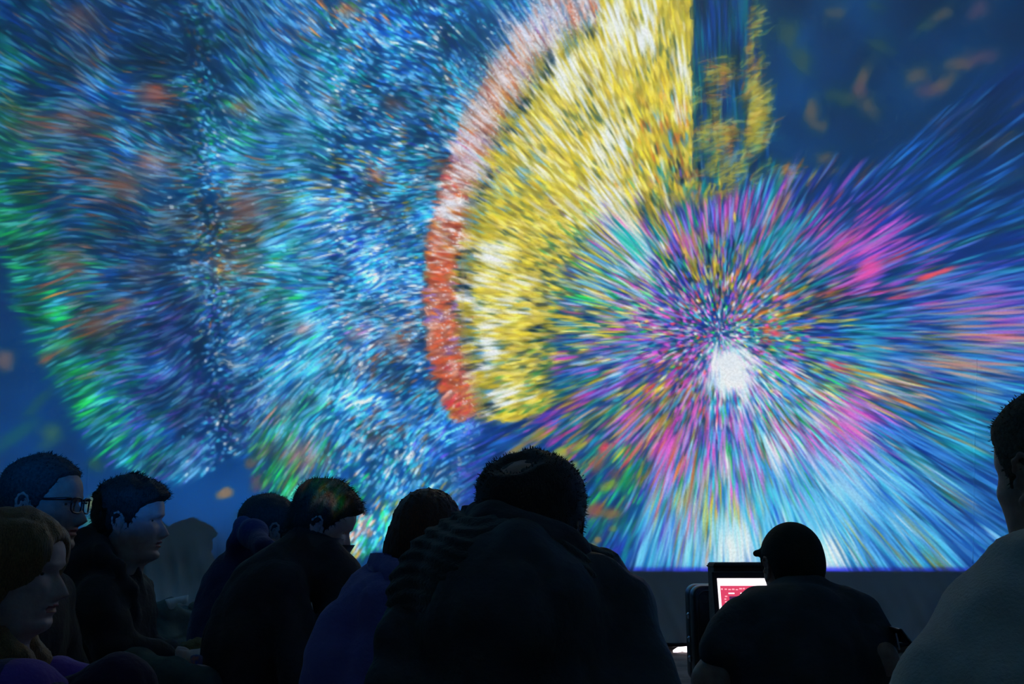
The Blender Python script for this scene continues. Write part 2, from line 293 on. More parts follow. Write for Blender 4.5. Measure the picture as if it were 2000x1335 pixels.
    ctrlG = [(930, 850, 50, [MB, DB, DB, N_]), (1000, 880, 60, [MB, VI, DB, IN]), (1060, 900, 40, [TE, OL, DB]), (1150, 900, 50, [TE, MB, RD, OL, DB]), (1200, 850, 50, [TE, CY, OL, MG, DB]), (1180, 960, 50, [Gr, BG, TE, DB]), (1120, 1000, 60, [N_, TE, DB]), (1220, 1040, 60, [MB, IN, DB, TE]), (1120, 840, 50, [OL, YE, TE, MG])]
    for kk, n, tn in ((.8, 1600, .5), (1.2, 1700, 0.), (1.5, 900, 0.)):
        p = scatter(n, GAP, lambda x, y: np.clip(1.1-(y-800)/360+.6*(x-1000)/300, .15, .9)*np.clip(2*(fbm(x, y, 40, 52)-.2), 0, 1)); d, r = dirB(p, .1)
        c = pick(p, ctrlG); c = c*(1-tn)+DB*tn
        splat(p, d, 14+34*rs.rand(len(p)), c, 1.6+1.6*rs.rand(len(p)), kk)
    for (x, y, rx, ry, an, c, a) in [(1050, 850, 34, 12, -.5, OL, .8), (1010, 878, 20, 10, -.7, OL, .7), (1095, 885, 14, 14, .4, rgb(190, 190, 60), .8), (1128, 872, 20, 10, -.5, OL, .7), (1120, 910, 12, 12, 0, OL, .6), (1170, 905, 26, 20, -.6, BR, .7), (1200, 925, 20, 12, .2, MAU, .9), (1163, 995, 22, 16, -.3, rgb(150, 84, 66), .9), (1195, 1004, 24, 11, .1, rgb(160, 110, 50), .9), (1155, 1068, 10, 8, 0, OL, .9),
                                     (1168, 1053, 8, 7, 0, rgb(180, 130, 60), .9), (1197, 1032, 12, 8, 0, OL, .8), (1188, 948, 20, 10, -.3, OL, .7), (1180, 872, 9, 14, .6, RD, .9), (1265, 815, 16, 8, -.5, rgb(240, 230, 110), .8), (1220, 945, 14, 30, .6, BG*.7, .6), (1200, 1096, 16, 6, 0, IN, .8), (955, 960, 20, 30, 0, DB, .5)]:
        blob(x, y, rx, ry, an, c, a)
    # --- yellow sector
    inner = [(1230, -190), (1150, 55), (1065, 125), (990, 245), (935, 380), (908, 520), (908, 620), (928, 720), (950, 812)]
    YEL = inner+[(990, 822), (1065, 800), (1120, 760), (1180, 720), (1260, 600), (1330, 480), (1420, 440), (1480, 420), (1400, 350), (1356, 300), (1352, 180), (1350, 60), (1345, -190)]
    ctrlY = [(1000, 330, 60, [YE, OL, PY, SK]), (1100, 200, 60, [YE, OL, PY]), (1200, 90, 60, [YE, OL, WH, YE]), (1290, 120, 70, [PY, YE, YE, YE]), (1150, 320, 80, [YE, PY, YE]), (1260, 250, 80, [YE, PY, YE, OL]), (1330, 30, 50, [YE, OL, YE]), (1330, 270, 50, [YE, YE, OR, SK]), (960, 460, 50, [PY, YE, YE, OL, YE]), (1020, 450, 60, [PY, YE, YE]), (1100, 420, 70, [PY, YE, YE, OL]), (980, 560, 50, [PY, PY, YE, YE]),
             (930, 600, 25, [OL, YE, SK, WH]), (1040, 540, 40, [YE, OL, PY, DK]), (1090, 540, 50, [OL, rgb(190, 160, 50), DK, YE]), (1000, 650, 60, [YE, PY, OL, PY]), (1080, 660, 50, [YE, OL, DK, PY]), (950, 700, 30, [WH, SK, OL]), (1000, 760, 50, [YE, PY, OL, YE]), (1070, 760, 50, [PY, YE, Gr, OL]), (1130, 700, 40, [Gr, OL, TE, YE]), (1130, 500, 40, [Gr, OL, TE, YE]), (1150, 570, 50, [TE, Gr, DB, SK]), (1180, 640, 50, [DB, TE, SK, YE]),
             (1230, 380, 50, [YE, YE, OL, SK]), (1300, 350, 50, [OL, YE, DK, TE]), (1250, 460, 50, [YE, DK, TE, OL]), (1370, 380, 50, [YE, OL, DK, TE]), (1340, 440, 50, [YE, OL, VI, TE]), (1200, 430, 40, [WH, PY, VI, YE]), (1280, 330, 60, [YE, OL, rgb(220, 170, 50)]), (1200, 520, 40, [Gr, TE, MG, YE, BG])]
    def runY(poly, n, kk, lm, wm, ctrl, tint=None, jit=.16, dens=None):
        p = scatter(n, poly, dens); d, r = dirB(p, jit)
        L = (14+22*rs.rand(len(p)))*lm; c = pick(p, ctrl)
        if tint is not None: c = c*(1-tint[1])+tint[0]*tint[1]
        splat(p, d, L, c, (2+2.6*rs.rand(len(p)))*wm, kk)
    XP = X+(fbm(X, Y, 16, 401)-.5)*26; YP = Y+(fbm(X, Y, 16, 403)-.5)*26
    my = inside(YEL, XP, YP)[..., None]*.8
    img[:] = img*(1-my)+rgb(214, 196, 74)*my
    runY(YEL, 6500, 1.2, 1., 1.6, ctrlY)
    runY(YEL, 5000, 1.2, .9, 1., ctrlY, (rgb(160, 152, 50), .5), dens=lambda x, y: np.clip(2.4*(fbm(x, y, 50, 63)-.55), 0, 1))
    runY(YEL, 5500, 1.3, .9, 1., ctrlY)
    runY(YEL, 2600, 1.3, .7, .9, ctrlY, (rgb(30, 70, 80), .75), dens=lambda x, y: np.clip(3*(fbm(x, y, 60, 67)-.57), 0, 1)+.5*np.clip((x-1040)/200, 0, 1)*np.clip((y-380)/150, 0, 1))
    runY(YEL, 4200, 1.6, .75, .8, ctrlY, (PY, .3), dens=lambda x, y: np.clip(2.4*(fbm(x, y, 50, 69)-.33), 0, 1))
    for (x, y, n, sx, sy) in [(1205, 30, 36, 12, 40), (1262, 45, 36, 14, 40), (1225, 70, 26, 40, 40), (1200, 285, 40, 22, 22), (1180, 400, 40, 40, 40), (960, 500, 24, 22, 10), (940, 520, 16, 16, 30), (1010, 590, 14, 20, 30), (950, 670, 40, 14, 40), (970, 780, 30, 26, 14), (1060, 250, 30, 40, 40), (1150, 370, 40, 60, 40), (1130, 180, 30, 40, 60), (1100, 140, 40, 30, 20), (1330, 130, 20, 8, 60)]:
        p = np.array([x, y])+rs.randn(n, 2)*[sx, sy]; d, r = dirB(p, .05)
        splat(p, d, 26+40*rs.rand(n), np.tile(WH, (n, 1))*(.9+.1*rs.rand(n, 1)), 2.5+2*rs.rand(n), .9)
    # --- orange arc
    outer = [(1080, -190), (1042, 20), (975, 110), (905, 240), (862, 360), (838, 480), (830, 600), (842, 700), (866, 780), (885, 822)]
    ARC = outer+[(942, 800)]+inner[::-1]
    ma = inside(ARC, X+(fbm(X, Y, 14, 405)-.5)*40, Y+(fbm(X, Y, 14, 407)-.5)*30)[..., None]*.8
    img[:] = img*(1-ma)+rgb(190, 112, 86)*ma
    ctrlO = [(1150, 10, 60, [SA, RO, WH, SK]), (1040, 60, 50, [SA, WH, PU, SK]), (1000, 120, 50, [RO, SA, WH, OR]), (940, 220, 40, [RO, OR, WH, BR]), (910, 300, 40, [WH, RO, SA, PU]), (890, 350, 30, [RO, WH, SA, RD]), (880, 420, 40, [RO, SA, WH, OR]), (860, 520, 50, [RO, RO, OR, SA]), (870, 620, 50, [RO, SA, PU, SA]), (875, 700, 40, [RO, SA, RO]), (900, 780, 40, [RO, SA, RD, OR])]
    ad = lambda x, y: np.full(x.shape, 1.)
    runY(ARC, 2600, 1.2, .8, 1.4, ctrlO, dens=ad, jit=.25)
    runY(ARC, 2000, 1.2, .6, .9, ctrlO, (rgb(110, 60, 60), .5), dens=ad, jit=.3)
    runY(ARC, 2400, 1.5, .6, .8, ctrlO, dens=ad, jit=.3)
    p = scatter(420, ARC, lambda x, y: np.clip(1.8*(fbm(x, y, 34, 13)-.42)+np.clip((330-y)/300, 0, 1), 0, 1)); d, r = dirB(p, .25)
    splat(p, d, 8+20*rs.rand(len(p))*np.clip((700-p[:, 1])/400, .2, 1), np.tile(WH, (len(p), 1)), 2.4+2*rs.rand(len(p)), 1.4)
    p = scatter(800, ARC); splat(p, dirB(p)[0], np.full(len(p), 3.), np.tile(rgb(236, 226, 236), (len(p), 1)), np.full(len(p), 1.6), 2.4)
    for (x, y, n, sx, sy) in [(1060, 30, 46, 22, 22), (1020, 90, 50, 20, 26), (1085, 70, 34, 24, 16), (985, 150, 40, 16, 24), (950, 210, 36, 14, 22), (905, 285, 46, 20, 12), (925, 325, 50, 14, 9), (880, 400, 26, 12, 18), (915, 240, 26, 12, 20), (1000, 40, 20, 14, 20), (860, 470, 14, 12, 24)]:
        p = np.array([x, y])+rs.randn(n, 2)*[sx, sy]; d, r = dirB(p, .18)
        splat(p, d, 16+30*rs.rand(n), np.tile(rgb(236, 240, 252), (n, 1))*(.86+.14*rs.rand(n, 1)), 2.0+1.6*rs.rand(n), .5)
    # cool seam between arc and yellow
    sp = np.array(inner[1:]); seg = rs.rand(1500)*(len(sp)-1.001); si = seg.astype(int); q = sp[si]+(sp[si+1]-sp[si])*(seg-si)[:, None]+rs.randn(1500, 2)*[9, 5]
    splat(q, dirB(q, .2)[0], 12+14*rs.rand(1500), pick(q, [(1000, 400, 900, [SK, OL, DK, WH, YE, OL])]), 2+rs.rand(1500), .9)
    # --- narrow strip right of the yellow sector
    STR = [(1352, -190), (1354, 330), (1420, 440), (1560, 440), (1545, 340), (1500, 300), (1505, 200), (1480, 100), (1490, -190)]
    m = inside(STR, XP, YP)[..., None]*.7; img[:] = img*(1-m)+rgb(8, 44, 70)*m
    p = scatter(1500, STR, lambda x, y: np.exp(-((x-1378)/12.)**2)+np.exp(-((x-1448)/14.)**2)+np.exp(-((x-1415)/16.)**2)*np.clip(y/300, .1, .9)+.25)
    splat(p, np.tile([[.05, 1.]], (len(p), 1)), 30+60*rs.rand(len(p)), pick(p, [(1400, 200, 500, [DB, DB, MB, N_, DK, TE])]), 1.3+.8*rs.rand(len(p)), .40)
    for (x, y, n, sx, sy, an) in [(1478, 195, 90, 13, 24, -.5), (1480, 235, 80, 12, 16, -.35), (1482, 272, 70, 10, 10, -.3), (1465, 120, 70, 12, 50, -.6), (1480, 40, 30, 10, 40, -.4), (1410, 140, 60, 16, 14, -.2), (1410, 260, 60, 24, 12, -.1), (1400, 290, 90, 22, 22, -.3), (1440, 330, 90, 40, 24, -.5), (1540, 340, 50, 16, 14, -.2), (1500, 370, 90, 40, 26, -.9), (1420, 395, 150, 50, 26, 0), (1360, 400, 120, 30, 30, -1.2), (1520, 400, 60, 20, 30, -1.1), (1385, 210, 60, 20, 50, -.3)]:
        p = np.array([x, y])+rs.randn(n, 2)*[sx, sy]; a_ = an+rs.randn(n)*.25
        splat(p, np.stack([np.cos(a_), np.sin(a_)], 1), 12+22*rs.rand(n), pick(p, [(1480, 220, 60, [YE, YE, OL, PY]), (1410, 140, 40, [OR, BR, OL, YE]), (1430, 350, 80, [YE, OL, SK, OR, TE])]), 2+1.8*rs.rand(n), .8)
    # --- the burst
    FAN = [(1225, 1125), (1260, 980), (1290, 890), (1240, 850), (1120, 830), (1090, 740), (1100, 620), (1130, 520), (1170, 440), (1260, 440), (1330, 420), (1420, 400), (1540, 340), (1600, 330), (1700, 330), (1780, 270), (1860, 215), (1960, 140), (2120, 50), (2400, -60), (2400, 1125)]
    ctrlB = [(1400, 630, 60, [TE, CY, WH, MG, BG, DB, IN, PK]), (1330, 600, 50, [PK, MG, VI, IN, RD, WH]), (1290, 560, 40, [WH, VI, SK, IN, PK, TE]), (1260, 640, 50, [WH, PK, SK, MG, PY]), (1430, 690, 45, [WH, WH, WH, PK, CY]), (1480, 600, 40, [OR, WH, SA, MB, OR]), (1470, 540, 40, [VI, OR, PK, TE]), (1390, 530, 30, [OL, YE, YE, DK]), (1360, 500, 40, [OL, YE, DG, TE]), (1440, 520, 30, [OL, rgb(214, 150, 40), DK]),
             (1340, 470, 30, [PK, MG, PK, VI, BG]), (1420, 460, 45, [VI, PU, MG, DB, PU]), (1300, 440, 40, [YE, OL, VI, TE]), (1220, 470, 40, [WH, VI, YE, MG, TE]), (1170, 510, 40, [VI, YE, OL, SK, YE, PY]), (1190, 560, 40, [BG, MG, CY, WH, SK, BG]), (1240, 520, 40, [BG, Gr, TE, DB, SK]), (1150, 600, 40, [DB, TE, SK, OL, PY, YE]), (1180, 660, 50, [SK, PK, WH, YE, TE]), (1240, 590, 40, [BG, YE, WH, PY, PK]), (1200, 700, 40, [MG, VI, SK, WH, TE, IN]), (1150, 720, 35, [MG, TE, VI, OL, DB]), (1250, 710, 50, [MG, VI, IN, SK, DB, WH]),
             (1310, 680, 50, [IN, DB, TE, MG, Gr, PK]), (1330, 740, 50, [MG, PK, OR, IN, RD]), (1260, 770, 40, [OR, OL, MG, YE]), (1200, 770, 50, [VI, SK, MG, OL, TE]), (1150, 790, 40, [MG, IN, OL, DB, TE]), (1120, 830, 30, [OL, MG, TE, CY]), (1220, 830, 40, [PK, MG, OL, CY, SA]), (1290, 810, 40, [OL, DB, TE, MG, YE]), (1310, 860, 40, [PK, PK, MG, VI, SA]), (1280, 880, 25, [OR, PK, BR]), (1370, 830, 50, [PK, PK, SK, MG, MB]), (1340, 800, 30, [OL, BR, DG]), (1420, 740, 30, [WH, WH, PK]), (1390, 790, 40, [MB, CY, OL, PK]), (1440, 790, 40, [WH, CY, MB, LB]),
             (1480, 750, 50, [WH, SK, CY, PK, MB]), (1500, 700, 50, [PK, PY, CY, WH, BG]), (1540, 640, 40, [OL, YE, IN, MB, RD]), (1500, 650, 30, [CY, TE, BG, OR]), (1510, 650, 14, [RD, OR]), (1560, 560, 40, [OR, BR, VI, SA, TE]), (1540, 490, 50, [TE, CY, TE, SK]), (1500, 450, 40, [TE, SA, MG, CY]), (1610, 460, 60, [MG, DB, BR, VI, MG, N_]), (1660, 490, 50, [MG, PK, VI, DB]), (1700, 470, 45, [PK, MG, VI, DB]), (1620, 400, 50, [VI, N_, IN, DB]), (1690, 540, 30, [PK, VI, DB]), (1600, 545, 40, [BR, DG, N_, OL]), (1640, 590, 50, [N_, N_, DB, TE, DK]),
             (1740, 420, 60, [IN, DB, MB, VI]), (1830, 380, 80, [DB, DB, MB, N_]), (1930, 420, 80, [DB, MB, N_, TE]), (1960, 260, 80, [DB, N_, N_]), (1780, 530, 60, [DB, MB, RD, TE, DB]), (1900, 540, 60, [DB, IN, MB, DB]), (1960, 590, 60, [VI, DB, DB, MB, IN]), (1850, 600, 50, [IN, DB, VI, MG]), (1940, 680, 45, [SA, OR, YE, DB, VI, DB]), (1980, 650, 40, [VI, MG, SA, DB]), (1860, 640, 50, [DB, IN, TE, OL]), (1700, 640, 40, [TE, MB, DB, CY]), (1700, 680, 30, [CY, CY, TE, MB]), (1770, 660, 50, [DB, TE, N_, MB]), (1810, 710, 50, [SA, OR, DB, VI, BR, MB]), (1740, 750, 40, [SA, OR, PY, SA, MB]), (1860, 760, 60, [TE, DB, MB, BR]),
             (1600, 680, 50, [IN, MB, YE, VI, DB]), (1590, 720, 45, [PK, RD, MB, CY, BG]), (1640, 770, 40, [BG, YE, CY, OL, YE]), (1680, 800, 30, [PK, MG, PK, VI]), (1560, 780, 50, [MB, SK, CY, OL, WH]), (1640, 850, 40, [PK, PK, MG, SA]), (1560, 870, 50, [PK, OL, WH, MG, BG]), (1700, 860, 50, [MB, VI, MG, DB]), (1600, 890, 40, [PK, VI, CY, WH]), (1500, 850, 50, [WH, CY, MB, BR, PK]), (1450, 870, 50, [MG, CY, VI, BG, WH]), (1480, 930, 60, [CY, VI, MB, BG, LB]), (1400, 930, 60, [LB, PK, CY, BG, WH, LB]), (1320, 960, 50, [LB, PK, MB, OR, SA]), (1300, 910, 30, [PK, LB, OR]),
             (1410, 990, 40, [YE, PY, WH, OR, CY]), (1360, 990, 40, [YE, CY, PK, OL]), (1280, 1020, 50, [MB, LB, VI, CY]), (1300, 1080, 60, [CY, LB, MB, LB]), (1380, 1070, 50, [CY, LB, WH, LB]), (1430, 1060, 30, [WH, WH, LB, CY]), (1480, 1010, 50, [LB, CY, WH, MB]), (1560, 980, 60, [CY, LB, MB, LB]), (1640, 960, 50, [WH, LB, LB, CY]), (1620, 1070, 50, [CY, LB, WH, MB]), (1620, 1090, 30, [WH, LB, CY]), (1660, 1070, 20, [YE, OL, CY]), (1700, 1040, 60, [LB, MB, CY, MB]), (1740, 950, 60, [LB, MB, LB, CY]), (1680, 920, 50, [LB, LB, MB, WH]), (1800, 1050, 60, [CY, MB, LB, OL]), (1800, 900, 60, [DB, MB, DB, TE]),
             (1780, 990, 50, [LB, MB, CY, WH]), (1860, 970, 60, [DB, MB, DB, BR]), (1900, 1060, 60, [MB, DB, CY, TE]), (1900, 860, 70, [TE, DB, MB, CY]), (1880, 810, 40, [CY, SK, LB, DB]), (1960, 800, 60, [DB, MB, CY, DB]), (1960, 1000, 60, [DB, MB, DB]), (2050, 800, 80, [DB, MB]), (1250, 1080, 50, [MB, LB, DB, CY])]
    def densB(x, y):
        th = np.arctan2(y-CB[1], x-CB[0]); r = np.hypot(x-CB[0], y-CB[1])
        t = fbm(th*420+1400, np.log(r+40)*160, 34, 23)
        edge = np.clip((r-230)/300, 0, 1)*np.clip((560-y)/180, 0, 1)
        left = np.clip((1260-x)/200, 0, 1)*.35+.55*np.clip((1275-x)/80, 0, 1)*np.clip((y-800)/60, 0, 1)
        return np.clip(.25+1.5*(t-.25)-1.15*edge-.22*np.clip((x-1640)/200, 0, 1)*np.clip((860-y)/120, 0, 1)-left, .04, 1)
    mb = inside(FAN, X, Y); R_ = np.hypot(X-CB[0], Y-CB[1])
    mbf = (mb*np.clip(1-R_/260, 0, 1)*.8)[..., None]; img[:] = img*(1-mbf)+rgb(30, 80, 130)*mbf
    def runB(n, kk, lm, wm, tint=None, jit=.05, rmax=None, dmul=1.):
        p = scatter(n, FAN, densB)
        if rmax: p = p[np.hypot(p[:, 0]-CB[0], p[:, 1]-CB[1]) < rmax*(.5+rs.rand(len(p)))]
        d, r = dirB(p, jit); d_, _ = d, r
        L = (5+r*.16*(.5+rs.rand(len(p))))*lm
        c = pick(p, ctrlB, True)
        if tint is not None: c = c*(1-tint[1])+tint[0]*tint[1]
        splat(p, d, L, c, (1.6+1.6*rs.rand(len(p))+r*.002)*wm, kk)
    runB(4200, .8, 1.5, 5.5); runB(7000, .45, 1.6, 2.6, (rgb(16, 72, 140), .35))
    runB(10000, .6, 1.3, 1.1, (rgb(12, 56, 110), .4))
    runB(12500, .8, 1.1, 1.1)
    runB(9500, .7, 1.15, .7, (rgb(8, 42, 92), .85))
    runB(12500, .9, .9, .9)
    runB(10000, 2.0, .55, .9, None, .3, 190)
    runB(3500, 2.0, .5, .9, (rgb(10, 40, 90), .8), .3, 190)
    runB(9000, 1.0, .95, .6); runB(2400, .9, .9, .55, (rgb(110, 190, 250), .5))
    runB(4500, 2.2, .4, .9, None, .5, 130)
    # white core, glowing fan, accents
    def glow(x, y, rx, ry, c, a):
        m = np.clip(np.exp(-((X-x)/rx)**2-((Y-y)/ry)**2)*a, 0, 1)[..., None]; img[:] = img*(1-m)+c*m
    glow(1425, 712, 30, 26, WH, 1.3); glow(1430, 745, 34, 18, WH, 1.1); glow(1395, 745, 16, 14, rgb(190, 225, 250), .5); glow(1700, 680, 26, 34, CY*.8, .35); glow(1660, 810, 22, 24, PK, .5); glow(1340, 470, 16, 22, PK, .4)
    for (x, y, n, s, L0, c) in [(1428, 728, 110, 30, 40, WH), (1520, 880, 20, 16, 80, WH), (1430, 1070, 70, 24, 70, WH), (1615, 1090, 60, 18, 70, WH), (1650, 950, 36, 26, 110, rgb(170, 222, 255)), (1740, 970, 36, 40, 120, rgb(110, 200, 250)), (1560, 800, 40, 50, 60, WH), (1350, 1080, 60, 50, 60, rgb(150, 225, 255)), (1560, 1020, 60, 50, 80, rgb(140, 225, 255)), (1945, 1045, 6, 3, 60, rgb(150, 210, 250)),
                                (1700, 480, 40, 40, 60, rgb(232, 96, 212)), (1640, 490, 26, 26, 50, rgb(226, 100, 180)), (1300, 860, 30, 30, 50, PK), (1400, 880, 26, 40, 50, PK), (1655, 840, 30, 30, 60, PK), (1250, 500, 20, 20, 60, WH), (1215, 450, 30, 26, 70, rgb(250, 240, 220)), (1700, 525, 26, 10, 50, rgb(238, 90, 170)), (1940, 595, 26, 30, 110, rgb(190, 110, 210)), (1900, 680, 40, 50, 110, SA), (1230, 470, 12, 6, 80, rgb(30, 190, 180))]:
        p = np.array([x, y])+rs.randn(n, 2)*s; d, r = dirB(p, .03)
        splat(p, d, L0*(.5+rs.rand(n)), np.tile(c, (n, 1))*(.9+.1*rs.rand(n, 1)), 2+2*rs.rand(n), .55)
    blob(1822, 536, 48, 7, -.33, rgb(236, 90, 92), 1.); blob(1512, 650, 16, 8, .1, RD, .8)
    # zoom smear: every dab is drawn out a little along its own streak
    FL = np.clip((930-X)/60, 0, 1); FL = np.where((Y > 820) & (X > 880), 0, FL)
    cxl = 900+1.3*np.maximum(X-500, 0)
    aL = np.arctan2((Y-430)*.95, X-cxl)+(fbm(X, Y, 90, 77)-.5)*1.0
    aB = np.arctan2(Y-CB[1], X-CB[0])
    ux = np.cos(aL)*FL+np.cos(aB)*(1-FL); uy = np.sin(aL)*FL+np.sin(aB)*(1-FL)
    yl = inside(YEL, X, Y)&(X < 1150)|(inside(YEL, X, Y)&(Y < 380)); Ls = np.where(FL > .5, np.where(X > 640, 7, 15)*(1-.75*np.exp(-((X-(395+.06*(Y-190)))/45.)**2)), np.clip(R_*.045, 2, 34)*np.where(yl, .45, 1))
    src = img.copy(); acc = np.zeros_like(img); wsum = 0
    for t in np.linspace(-1, 1, 9):
        w = 1-.45*abs(t)
        sx = np.clip((X+ux*Ls*t-PX0)/G, 0, NW-1.01); sy = np.clip((Y+uy*Ls*t-PY0)/G, 0, NH-1.01)
        ix = sx.astype(int); iy = sy.astype(int); tx = (sx-ix)[..., None]; ty = (sy-iy)[..., None]
        acc += w*((src[iy, ix]*(1-tx)+src[iy, ix+1]*tx)*(1-ty)+(src[iy+1, ix]*(1-tx)+src[iy+1, ix+1]*tx)*ty); wsum += w
    acc /= wsum
    mix = .62
    lumd = acc.mean(2, keepdims=True)
    acc = np.clip(acc+(acc-.5)*.12, 0, 1)
    img[:] = np.where((FL > .5)[..., None], acc*mix+src*(1-mix), acc*.6+src*.4)
    img[:] = np.clip(img*1.10-.02, 0, 1)
    glow(1425, 708, 24, 18, WH, 1.2); glow(1438, 738, 22, 11, WH, .9)
    # bottom edge of the beam: violet fringe
    e = np.clip((Y-1104)/8, 0, 1)[..., None]
    img[:] = img*(1-e*.75)+img.mean(2, keepdims=True)*e*.75*rgb(60, 50, 330)
    img *= np.clip((1117.5-Y)/4, 0, 1)[..., None]
    lum = img.mean(2, keepdims=True); img[:] = np.clip(lum+(img-lum)*1.08, 0, 1)
    return X, Y, np.clip(img, 0, 1)
# ================================================================ the two projectors: lamp + slide carrying the picture
M_CASE = mat('projector_plastic', (.05, .05, .055), .5, (90, .0006))
PX, PYY, PIC = paint_picture()
def srgb_lin(a): return np.where(a <= .04045, a/12.92, ((a+.055)/1.055)**2.4)
def smooth01(x): x = np.clip(x, 0, 1); return x*x*(3-2*x)
EDGE = smooth01((PX-630)/60)+smooth01((800-PYY)/46); MASK_HIGH = np.clip(EDGE, 0, 1); MASK_LOW = (1-MASK_HIGH)*smooth01((1112-PYY)/110)
def slide_material():
    m = bpy.data.materials.new('picture_slide'); m.use_nodes = True; nt = m.node_tree; nt.nodes.clear()
    o = nt.nodes.new('ShaderNodeOutputMaterial'); t = nt.nodes.new('ShaderNodeBsdfTransparent'); a = nt.nodes.new('ShaderNodeVertexColor'); a.layer_name = 'picture'
    # fine scan grain of the picture on top of the painted strokes
    uv = nt.nodes.new('ShaderNodeUVMap'); uv.uv_map = 'UVMap'
    nz = nt.nodes.new('ShaderNodeTexNoise'); nz.inputs['Scale'].default_value = 420; nz.inputs['Detail'].default_value = 1
    mr = nt.nodes.new('ShaderNodeMapRange'); mr.inputs[1].default_value = .3; mr.inputs[2].default_value = .7; mr.inputs[3].default_value = .84; mr.inputs[4].default_value = 1.0
    mx = nt.nodes.new('ShaderNodeVectorMath'); mx.operation = 'SCALE'
    nt.links.new(uv.outputs[0], nz.inputs[0]); nt.links.new(nz.outputs[0], mr.inputs[0])
    nt.links.new(a.outputs[0], mx.inputs[0]); nt.links.new(mr.outputs[0], mx.inputs['Scale']); nt.links.new(mx.outputs[0], t.inputs[0]); nt.links.new(t.outputs[0], o.inputs[0])
    return m
M_SLIDE = slide_material()
def projector(P, mask, label, mount):
    ys, xs = np.where(mask > .002); y0, y1, x0, x1 = ys.min(), ys.max(), xs.min(), xs.max()
    px, py = PX[y0:y1+1, x0:x1+1], PYY[y0:y1+1, x0:x1+1]; pic = PIC[y0:y1+1, x0:x1+1]; mk = mask[y0:y1+1, x0:x1+1]
    c, s = math.cos(PITCH), math.sin(PITCH)
    rx = (px-1000)/F_PX; ry = (667.5-py)/F_PX; k = WALL_Y/(c-ry*s)
    W = np.stack([rx*k, np.full(px.shape, WALL_Y), CAM_H+(s+ry*c)*k], -1)
    d = W-P; dist2 = (d**2).sum(-1); cosn = d[..., 1]/np.sqrt(dist2)
    gain = dist2/cosn; gmax = gain.max()
    S = P+d*(.25/(WALL_Y-P[1]))
    h, wd = px.shape
    col = srgb_lin(pic)*(mk*gain/gmax)[..., None]
    me = bpy.data.meshes.new('slide')
    me.vertices.add(h*wd); me.vertices.foreach_set('co', (S-P).astype(np.float32).ravel())
    i = (np.arange(h-1)[:, None]*wd+np.arange(wd-1)[None]).ravel(); Q = np.stack([i, i+1, i+wd+1, i+wd], 1).astype(np.int32)
    me.loops.add(Q.size); me.loops.foreach_set('vertex_index', Q.ravel()); me.polygons.add(len(Q)); me.polygons.foreach_set('loop_start', np.arange(0, Q.size, 4, dtype=np.int32)); me.update(calc_edges=True)
    ca = me.color_attributes.new('picture', 'FLOAT_COLOR', 'POINT'); ca.data.foreach_set('color', np.concatenate([col, np.ones((h, wd, 1))], -1).astype(np.float32).ravel())
    uvl = me.uv_layers.new(name='UVMap'); uv = np.stack([(px/2000).ravel()[Q.ravel()], (py/2000).ravel()[Q.ravel()]], 1); uvl.data.foreach_set('uv', uv.astype(np.float32).ravel())
    me.materials.append(M_SLIDE)
    root = bpy.data.objects.new('projector', None); C.objects.link(root); root.location = P; tag(root, label, 'projector')
    so = bpy.data.objects.new('slide', me); C.objects.link(so); so.parent = root
    # lens hood round the slide, back plate, body
    e = S-P; lo, hi = e.reshape(-1, 3).min(0), e.reshape(-1, 3).max(0)
    fx0, fx1, fz0, fz1 = lo[0]-.004, hi[0]+.004, lo[2]-.004, hi[2]+.004
    corner = [e[0, 0], e[0, -1], e[-1, -1], e[-1, 0]]
    cm = np.mean(corner, axis=0); fr = [cm+(q-cm)*.9996 for q in corner]
    bk = [np.array([sx*.05, -.06, sz*.05]) for sx, sz in ((-1, 1), (1, 1), (1, -1), (-1, -1))]
    hb = MB(); V = fr+bk
    hb.add(V, [(0, 1, 5, 4), (1, 2, 6, 5), (2, 3, 7, 6), (3, 0, 4, 7), (4, 5, 6, 7)])
    hb.obj('housing', M_CASE, root)
    mb = MB()
    if mount == 'ceiling': mb.tube([(0, -.05, fz1-.02), (0, -.05, 5.2-P[2])], .02, 12); mb.box((0, -.05, 5.19-P[2]), (.16, .16, .02))
    else:
        mb.tube([(0, -.03, -.045), (0, -.03, -P[2]+.012)], .016, 10); mb.box((0, -.03, -P[2]+.009), (.34, .34, .018))
    mb.obj('mount', M_CASE, root)
    L = bpy.data.lights.new('lamp', 'POINT'); L.shadow_soft_size = 0.0
    L.energy = LUX*gmax*4*math.pi*math.pi/math.pi; L.color = (1, 1, 1)
    lo_ = bpy.data.objects.new('lamp', L); C.objects.link(lo_); lo_.parent = root
    return root
projector(PROJ_HIGH, MASK_HIGH, 'black projector hanging from a ceiling pole above the camera', 'ceiling')
projector(PROJ_LOW, MASK_LOW, 'black projector on low legs behind the seated audience', 'floor')
